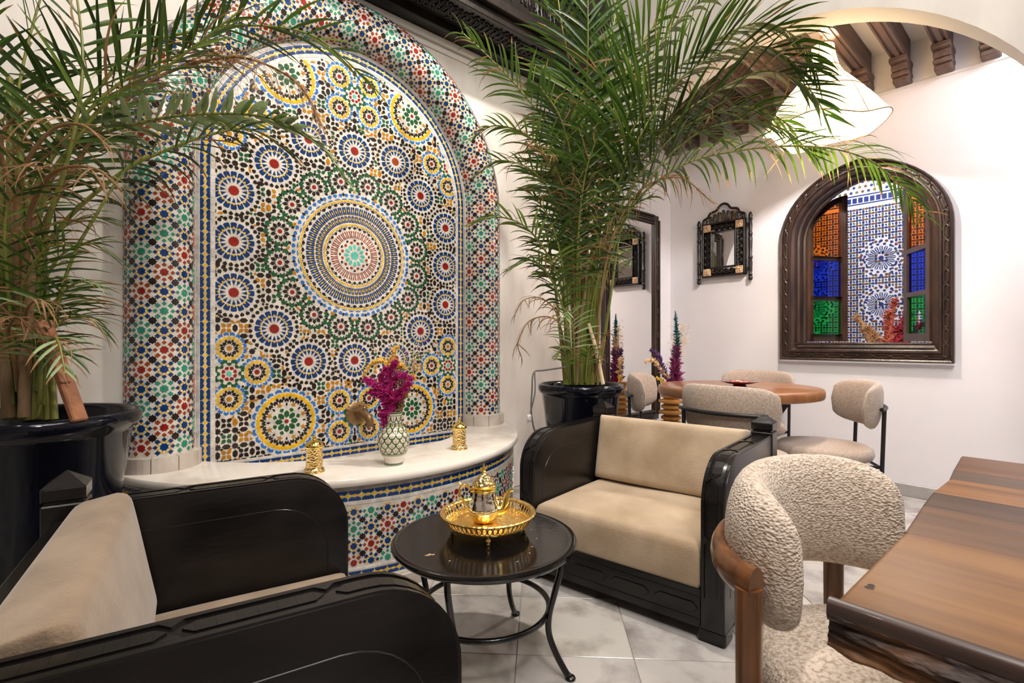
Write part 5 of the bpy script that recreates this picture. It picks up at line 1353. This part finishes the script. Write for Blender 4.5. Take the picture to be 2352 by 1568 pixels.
class Palm:
    def __init__(s, name, label, base):
        s.t = thing(name, label, 'palm', base, 0); s.b = Vector(base); s.single = 0; s.n = 0; s.kL = 1.3; s.kw = 1.12; s.kn = .85; s.da = 11; s.dt = .04
    def frond(s, path, n=46, L=.34, w=.013, t0=.3, col=0, droop=.35, dry=.15, tip=.25, lift=.25, ang=(62, 24), sides=(1, -1), r=.008, single=False, seed=0, curl=.0, kind='frond', upv=None):
        rr = random.Random(seed + 17 * s.n); s.n += 1; L = L * s.kL; w = w * s.kw; n = max(8, int(n * s.kn)); ang = (ang[0] + s.da, ang[1] + s.da * .6); t0 += s.dt
        P = [Vector(p) - s.b for p in path]; pts = crom(P, 8); N = len(pts)
        fr = MB().tube(pts, [r * (1 - .8 * k / N) + .0012 for k in range(N)], 7).build(kind, M_DRY if col == 4 else M_STEM, s.t, smooth=60)
        rest = MB()
        cum = [0]
        for k in range(N - 1): cum.append(cum[-1] + (pts[k + 1] - pts[k]).length)
        tot = cum[-1]
        for i in range(n):
            for sd in sides:
                f = t0 + (1 - t0) * min(1, (i + rr.uniform(.0, .55)) / n)
                sarc = f * tot; k = max(0, next((q for q in range(N - 1) if cum[q + 1] >= sarc), N - 2))
                p = pts[k].lerp(pts[k + 1], (sarc - cum[k]) / max(1e-6, cum[k + 1] - cum[k])); T_ = (pts[k + 1] - pts[k]).normalized()
                up = upv or Vector((0, 0, 1)); S = T_.cross(up)
                if S.length < .15: S = T_.cross(Vector((cos(AZ), sin(AZ), .3)))
                S.normalize(); Nn = S.cross(T_).normalized()
                g = (f - t0) / (1 - t0); a = radians(lerp(ang[0], ang[1], g) + rr.uniform(-7, 7))
                d = (T_ * cos(a) + S * sd * sin(a) + Nn * lift * rr.uniform(.5, 1.3)).normalized()
                ll = L * (.55 + .45 * sin(pi * min(1, g * .9 + .18))) * (1 - .35 * g) * rr.uniform(.82, 1.1)
                isdry = col == 4 or rr.random() < dry * .45; mi = 4 if isdry else col
                if not isdry and rr.random() < .25: mi = rr.choice((0, 1, 0, 2))
                brown = rr.random() < dry + .12; ww = w * rr.uniform(.8, 1.15) * (.55 if isdry else 1)
                dr = droop * rr.uniform(.6, 1.5) * (1.8 if isdry else 1); cu = curl * rr.uniform(-1, 1) + (rr.uniform(-1.2, 1.2) if isdry else 0)
                B = d.cross(Nn); B = (B if B.length > .05 else S).normalized(); B = (B + Nn * rr.uniform(-.5, .5)).normalized()
                seg = 6; vs = []; q_ = p.copy(); dd = d.copy()
                for e in range(seg + 1):
                    u = e / seg; wd = ww * (.30 + .70 * min(1, u * 4)) * (1 - u ** 2.6) * .5 + .0006
                    fold = dd.cross(B).normalized() * wd * .35
                    vs += [q_ - B * wd + fold, q_, q_ + B * wd + fold]
                    dd = (dd + Vector((0, 0, -1)) * dr * (u + .15) * .45 + B * cu * .25).normalized(); q_ = q_ + dd * (ll / seg); q_ = keep_clear(q_ + s.b) - s.b
                fs = []; ms = []
                for e in range(seg):
                    o_ = e * 3
                    for z_ in (0, 1):
                        fs.append([o_ + z_, o_ + z_ + 1, o_ + z_ + 4, o_ + z_ + 3]); ms.append(4 if (brown and e >= seg * (1 - tip)) else mi)
                if single and s.single < 300:
                    s.single += 1; m_ = MB(); m_.v = vs; m_.f = fs; m_.m = ms; lo = m_.build('leaflet', GM, fr, smooth=180, recalc=False)
                else:
                    o_ = len(rest.v); rest.v.extend(vs); rest.f.extend([[x + o_ for x in f_] for f_ in fs]); rest.m.extend(ms)
        if rest.v:
            o_ = rest.build('leaflets', GM, fr, smooth=180, recalc=False); o_['kind'] = 'stuff'
    def stem(s, path, r0, r1, m=None, name='stem'):
        pts = crom([Vector(p) - s.b for p in path], 6); N = len(pts)
        MB().tube(pts, [lerp(r0, r1, k / (N - 1)) * (1 + .06 * (k % 5 == 0)) for k in range(N)], 9).build(name, m or M_STEM, s.t, smooth=60)
def px(path): return [at(*p) for p in path]
# left palm
PL = (-.06, 2.40, 0)
pot('large dark navy glazed pot with rolled rim at the left edge behind the foreground armchair', PL, .30, .835)
lpm = Palm('potted_palm', 'palm with many dry leaves growing in the left pot beside the mosaic column', (PL[0], PL[1], .78)); lpm.kL, lpm.kw, lpm.kn, lpm.da = 1.45, .95, .62, 8
D = 1.75
for k, (x0, x1, x2, y2, r0) in enumerate(((20, 10, 0, 300, .016), (45, 30, 22, 180, .018), (60, 55, 45, 250, .017), (85, 85, 60, 420, .014), (105, 100, 80, 520, .013), (35, 5, -40, 350, .016), (125, 110, 85, 560, .011), (70, 40, 30, 560, .02))):
    lpm.stem(px([(x0, 965, D + .04 * (k % 3) - .05), (x1, 720, D), ((x1 + x2) / 2, 560, D), (x2, y2, D)]), r0, r0 * .55)
lpm.stem(px([(55, 960, 1.62), (60, 800, 1.64), (72, 640, 1.66), (80, 500, 1.7)]), .016, .010, M_SHEATH, 'dry_sheath')
lpm.stem(px([(20, 960, 1.7), (15, 860, 1.7), (5, 700, 1.72)]), .020, .014, M_SHEATH, 'dry_sheath')
Fr = lpm.frond
# fronds sweeping right across the fountain
Fr(px([(60, 900, 1.72), (60, 560, 1.75), (110, 420, 1.8), (180, 333, 1.85), (344, 279, 1.92), (497, 263, 1.98), (627, 275, 2.0), (727, 328, 2.02), (800, 420, 2.04)]), 66, .19, .024, .40, 3, .16, .10, .25, .10, (70, 34), single=True, seed=1)
Fr(px([(40, 900, 1.75), (45, 560, 1.8), (80, 400, 1.85), (230, 200, 1.9), (318, 111, 1.95), (440, 75, 2.0), (570, 60, 2.05), (720, 85, 2.1), (850, 190, 2.15)]), 40, .36, .016, .40, 1, .30, .10, .2, .2, (68, 25), single=True, seed=2)
Fr(px([(80, 900, 1.72), (80, 600, 1.78), (140, 440, 1.8), (230, 300, 1.85), (330, 200, 1.9), (440, 150, 2.0), (560, 135, 2.0), (680, 190, 2.0), (740, 290, 2.0)]), 95, .30, .0075, .42, 4, .9, .9, .4, .1, (22, 8), seed=3)
Fr(px([(90, 900, 1.7), (95, 620, 1.75), (150, 510, 1.78), (285, 394, 1.82), (370, 352, 1.86), (480, 312, 1.9), (580, 300, 1.95), (680, 360, 2.0)]), 34, .24, .013, .42, 1, .65, .4, .35, .1, (65, 25), single=True, seed=4)
Fr(px([(30, 900, 1.75), (60, 520, 1.8), (110, 380, 1.82), (220, 240, 1.85), (320, 165, 1.9), (430, 120, 1.92), (520, 60, 1.95)]), 34, .33, .016, .38, 1, .15, .15, .2, .3, (60, 25), seed=5)
Fr(px([(50, 900, 1.7), (90, 500, 1.7), (170, 330, 1.68), (270, 215, 1.7), (390, 150, 1.72), (560, 20, 1.75)]), 32, .30, .015, .4, 0, .2, .25, .25, .3, (62, 28), seed=6)
Fr(px([(40, 900, 1.75), (20, 500, 1.78), (30, 300, 1.8), (60, 120, 1.82), (110, -60, 1.85)]), 26, .32, .017, .35, 1, .25, .2, .25, .2, (60, 30), seed=7)
Fr(px([(30, 900, 1.75), (-10, 500, 1.8), (-40, 250, 1.8), (-60, 0, 1.8)]), 26, .32, .017, .35, 1, .3, .2, .25, .2, (60, 30), seed=8)
Fr(px([(60, 900, 1.7), (100, 560, 1.68), (160, 350, 1.65), (190, 150, 1.65), (170, -60, 1.7)]), 22, .30, .016, .45, 0, .3, .3, .25, .2, (58, 30), seed=9)
Fr(px([(50, 900, 1.7), (60, 560, 1.65), (90, 440, 1.6), (140, 390, 1.55), (220, 390, 1.52), (280, 440, 1.5)]), 24, .20, .012, .4, 4, .9, .9, .5, .1, (65, 30), seed=10, curl=.6)
Fr(px([(50, 900, 1.7), (40, 500, 1.65), (60, 380, 1.6), (120, 300, 1.58), (190, 290, 1.55), (250, 340, 1.55)]), 24, .22, .011, .4, 4, .8, .9, .5, .1, (65, 30), seed=11, curl=.8)
Fr(px([(50, 900, 1.7), (30, 480, 1.65), (0, 330, 1.6), (60, 250, 1.58), (130, 215, 1.55)]), 22, .20, .012, .4, 4, .7, .8, .5, .1, (65, 30), seed=12, curl=.8)
# lower fronds toward the wall
for k, (pth, L_, c_, dr, dy) in enumerate((
    ([(80, 900, 1.7), (90, 700, 1.7), (130, 600, 1.72), (200, 560, 1.75), (260, 590, 1.78)], .20, 0, .4, .2),
    ([(70, 900, 1.7), (85, 640, 1.72), (140, 530, 1.75), (210, 500, 1.78), (275, 520, 1.8)], .20, 1, .4, .2),
    ([(90, 900, 1.7), (100, 760, 1.7), (130, 690, 1.68), (180, 650, 1.66), (230, 660, 1.66)], .17, 3, .5, .5),
    ([(60, 900, 1.7), (50, 700, 1.65), (70, 620, 1.6), (110, 570, 1.58), (160, 565, 1.56)], .18, 0, .5, .3),
    ([(40, 900, 1.7), (20, 680, 1.65), (10, 560, 1.6), (20, 470, 1.58), (60, 430, 1.55)], .22, 1, .5, .3),
    ([(100, 930, 1.66), (110, 830, 1.64), (120, 780, 1.6), (135, 790, 1.55), (150, 860, 1.52)], .13, 3, .5, .7),
    ([(60, 930, 1.66), (70, 800, 1.6), (60, 720, 1.55), (90, 690, 1.5), (120, 720, 1.5)], .14, 4, .8, .9),
    ([(50, 930, 1.66), (30, 820, 1.6), (20, 760, 1.55), (40, 730, 1.5), (70, 760, 1.5)], .14, 4, .8, .9),
    ([(30, 930, 1.7), (10, 760, 1.7), (-20, 660, 1.7), (-50, 600, 1.7)], .2, 0, .5, .3),
    ([(90, 930, 1.66), (100, 800, 1.66), (140, 740, 1.68), (200, 730, 1.7), (245, 770, 1.72)], .17, 1, .6, .4))):
    Fr(px(pth), 22, L_, .010, .3, c_, dr, dy, .35, .15, (62, 28), seed=30 + k, r=.005)
lpm.stem(px([(85, 960, 1.68), (150, 640, 1.72), (230, 480, 1.76), (285, 395, 1.80)]), .006, .004)
tag(MB().box((0, 0, 0), (.045, .022, .36), bev=.004).box((0.01, 0.012, .05), (.03, .012, .2), bev=.003).build('wooden_stake', M_STAKE, None, smooth=0), 'reddish-brown wooden stake leaning in the left palm pot', 'stake')
st = bpy.data.objects['wooden_stake']; a, b = at(181, 962, 1.62), at(102, 745, 1.66); st.location = (a + b) / 2
st.rotation_euler = (b - a).to_track_quat('Z', 'Y').to_euler()

# right palm
PR = (2.45, 2.10, 0)
pot('dark navy glazed pot with rolled rim behind the beige armchair by the archway', PR, .268, .817)
rp = Palm('potted_palm', 'tall leafy green palm growing in the pot by the archway', (PR[0], PR[1], .76)); Fr = rp.frond; D = 3.18
for k, (x0, x1, x2, y2, r0) in enumerate(((1305, 1300, 1290, 420, .019), (1322, 1318, 1325, 380, .018), (1345, 1350, 1375, 430, .020), (1360, 1370, 1405, 450, .013), (1335, 1338, 1345, 300, .016), (1372, 1400, 1440, 470, .010), (1298, 1280, 1240, 480, .011), (1350, 1362, 1390, 380, .014), (1315, 1300, 1270, 520, .011))):
    rp.stem(px([(x0, 885, D - .04 + .04 * (k % 3)), (x1, 700, D), ((x1 + x2) / 2, 560, D), (x2, y2, D)]), r0, r0 * .5)
rp.stem(px([(1325, 880, 3.05), (1330, 760, 3.06), (1345, 660, 3.08), (1350, 560, 3.12)]), .012, .008, M_SHEATH, 'dry_sheath')
fr_specs = [
 # path, n, L, w, t0, col, droop, dry
 ([(1335, 880, 3.2), (1330, 560, 3.18), (1322, 300, 3.1), (1310, 160, 3.0), (1290, 60, 2.9), (1275, -60, 2.85)], 40, .42, .020, .42, 0, .22, .10),
 ([(1330, 880, 3.2), (1320, 500, 3.15), (1290, 340, 3.1), (1204, 220, 3.0), (1130, 140, 2.9), (1060, 75, 2.85)], 34, .34, .016, .48, 0, .55, .35),
 ([(1320, 880, 3.2), (1310, 560, 3.15), (1280, 420, 3.1), (1220, 320, 3.0), (1140, 290, 2.95), (1085, 320, 2.9)], 34, .30, .016, .42, 2, .45, .25),
 ([(1320, 880, 3.2), (1310, 640, 3.15), (1290, 500, 3.1), (1230, 400, 3.0), (1150, 370, 2.95), (1100, 400, 2.9)], 30, .28, .014, .42, 0, .5, .3),
 ([(1310, 880, 3.15), (1295, 700, 3.12), (1270, 610, 3.05), (1215, 530, 2.98), (1150, 500, 2.95), (1080, 515, 2.9)], 26, .26, .015, .42, 2, .35, .15),
 ([(1310, 880, 3.15), (1300, 740, 3.1), (1270, 650, 3.05), (1225, 600, 3.0), (1170, 620, 2.95)], 24, .24, .014, .42, 0, .5, .3),
 ([(1370, 880, 3.15), (1385, 640, 3.12), (1440, 490, 3.05), (1560, 385, 2.95), (1700, 347, 2.88), (1860, 338, 2.82), (1980, 362, 2.8), (2060, 420, 2.8), (2120, 500, 2.8)], 56, .38, .015, .40, 0, .75, .5),
 ([(1345, 880, 3.2), (1365, 600, 3.15), (1400, 420, 3.05), (1500, 220, 2.9), (1620, 110, 2.8), (1740, 55, 2.72), (1830, 90, 2.7), (1880, 170, 2.7)], 50, .42, .018, .42, 0, .30, .12),
 ([(1350, 880, 3.2), (1370, 620, 3.15), (1420, 450, 3.05), (1540, 290, 2.95), (1650, 210, 2.88), (1760, 165, 2.82), (1850, 200, 2.8), (1900, 270, 2.8)], 50, .40, .017, .42, 1, .28, .12),
 ([(1345, 880, 3.2), (1360, 560, 3.15), (1390, 340, 3.05), (1450, 150, 2.9), (1530, 20, 2.8), (1600, -60, 2.75)], 40, .42, .018, .42, 0, .25, .08),
 ([(1340, 880, 3.2), (1350, 520, 3.15), (1370, 300, 3.05), (1400, 100, 2.95), (1440, -60, 2.9)], 36, .40, .019, .45, 0, .25, .08),
 ([(1335, 880, 3.2), (1340, 520, 3.15), (1345, 300, 3.0), (1350, 120, 2.8), (1350, -40, 2.7)], 30, .40, .018, .5, 1, .3, .08),
 ([(1360, 880, 3.2), (1380, 620, 3.15), (1420, 430, 3.1), (1490, 330, 3.05), (1580, 300, 3.0), (1680, 330, 2.98)], 34, .30, .013, .42, 2, .5, .4),
 ([(1330, 880, 3.2), (1330, 600, 3.1), (1320, 420, 3.0), (1290, 280, 2.85), (1240, 200, 2.75)], 34, .34, .015, .42, 1, .45, .2),
 ([(1365, 880, 3.15), (1380, 680, 3.1), (1410, 540, 3.05), (1470, 440, 3.0), (1560, 410, 2.95), (1640, 470, 2.9)], 30, .28, .011, .42, 4, .9, .8),
 ([(1350, 880, 3.2), (1365, 640, 3.15), (1390, 480, 3.05), (1440, 360, 2.95), (1500, 300, 2.85)], 30, .32, .015, .42, 0, .5, .25),
 ([(1330, 880, 3.2), (1325, 660, 3.1), (1330, 520, 3.0), (1345, 400, 2.9), (1370, 320, 2.8)], 30, .34, .015, .42, 1, .55, .25),
 ([(1345, 880, 3.2), (1360, 700, 3.15), (1400, 560, 3.1), (1450, 480, 3.05), (1500, 450, 3.0)], 26, .26, .013, .42, 2, .5, .3),
 ([(1310, 880, 3.15), (1300, 720, 3.1), (1290, 600, 3.05), (1260, 500, 3.0), (1215, 440, 2.95)], 26, .26, .013, .42, 0, .6, .4),
 ([(1320, 880, 3.2), (1318, 640, 3.1), (1305, 480, 3.0), (1270, 380, 2.9), (1210, 330, 2.8)], 28, .28, .013, .42, 4, .8, .8),
 ([(1350, 880, 3.2), (1375, 640, 3.15), (1430, 470, 3.1), (1530, 330, 3.0), (1640, 260, 2.95), (1740, 250, 2.9), (1830, 300, 2.9)], 40, .40, .017, .45, 0, .4, .3),
 ([(1355, 880, 3.2), (1380, 600, 3.15), (1430, 400, 3.0), (1530, 220, 2.9), (1640, 130, 2.8), (1760, 110, 2.75), (1840, 160, 2.72)], 46, .44, .019, .45, 1, .2, .1),
 ([(1345, 880, 3.2), (1365, 580, 3.15), (1410, 360, 3.0), (1500, 130, 2.85), (1590, 20, 2.8), (1700, -40, 2.75)], 42, .46, .020, .45, 0, .3, .08),
 ([(1355, 880, 3.2), (1390, 640, 3.15), (1460, 460, 3.05), (1570, 330, 3.0), (1690, 280, 2.95), (1800, 300, 2.9), (1880, 370, 2.9)], 44, .36, .015, .45, 0, .35, .3),
]
for k, (pth, n, L_, w_, t0, c_, dr, dy) in enumerate(fr_specs):
    Fr(px(pth), n, L_, w_, t0, c_, dr, dy, .25, .22, (62, 26), seed=100 + k, single=k in (6, 7, 8))
for k, (pth, L_, c_, dr, dy) in enumerate((
    ([(1320, 880, 3.05), (1318, 780, 3.02), (1312, 730, 3.0), (1305, 715, 2.96), (1300, 740, 2.93)], .16, 3, .35, .2),
    ([(1300, 870, 3.1), (1290, 760, 3.05), (1262, 730, 3.0), (1215, 740, 2.98), (1190, 790, 2.96), (1200, 830, 2.95)], .16, 4, .9, .9),
    ([(1300, 870, 3.1), (1285, 740, 3.05), (1250, 690, 3.0), (1205, 690, 2.98), (1180, 730, 2.96)], .15, 4, .9, .9),
    ([(1310, 880, 3.1), (1300, 820, 3.05), (1290, 800, 3.02), (1275, 820, 3.0)], .10, 2, .5, .5),
    ([(1345, 880, 3.05), (1350, 820, 3.02), (1362, 800, 3.0), (1378, 815, 2.98)], .12, 2, .5, .4),
    ([(1365, 880, 3.05), (1385, 780, 3.02), (1405, 770, 3.0), (1415, 800, 2.98)], .10, 4, .7, .7))):
    Fr(px(pth), 16, L_, .009, .35, c_, dr, dy, .35, .15, (62, 28), seed=200 + k, r=.004)
o = tag(MB().tube([at(1385, 885, 3.05), at(1368, 800, 3.1), at(1352, 745, 3.14)], [.013, .013, .011], 8).build('bamboo_stake', M_STAKE2, None, smooth=60), 'pale bamboo stake leaning in the right palm pot', 'stake')
o = thing('power_cord', 'grey power cord with a pale plug dangling over the rim of the right pot', 'cord', at(1225, 880, 3.0))
b_ = o.location
MB().tube([p - b_ for p in crom(px([(1300, 845, 3.05), (1250, 852, 2.98), (1226, 858, 2.94), (1222, 900, 2.93), (1220, 940, 2.93), (1224, 975, 2.93), (1231, 1000, 2.95)]), 6)], .005, 7).build('cable', M_CORD, o, smooth=60)
MB().tube([p - b_ for p in crom(px([(1228, 858, 2.94), (1229, 900, 2.925), (1222, 935, 2.92), (1218, 950, 2.92)]), 6)], .004, 7).build('cable', M_CORD, o, smooth=60)
q = at(1215, 962, 2.92) - b_; pb = MB().box(q, (.03, .022, .04), bev=.006)
for s_ in (-1, 1): pb.tube([q + Rv * .007 * s_ + Vector((0, 0, -.02)), q + Rv * .007 * s_ + Vector((0, 0, -.042))], .0025, 6)
pb.build('plug', M_PLUG, o, smooth=40)
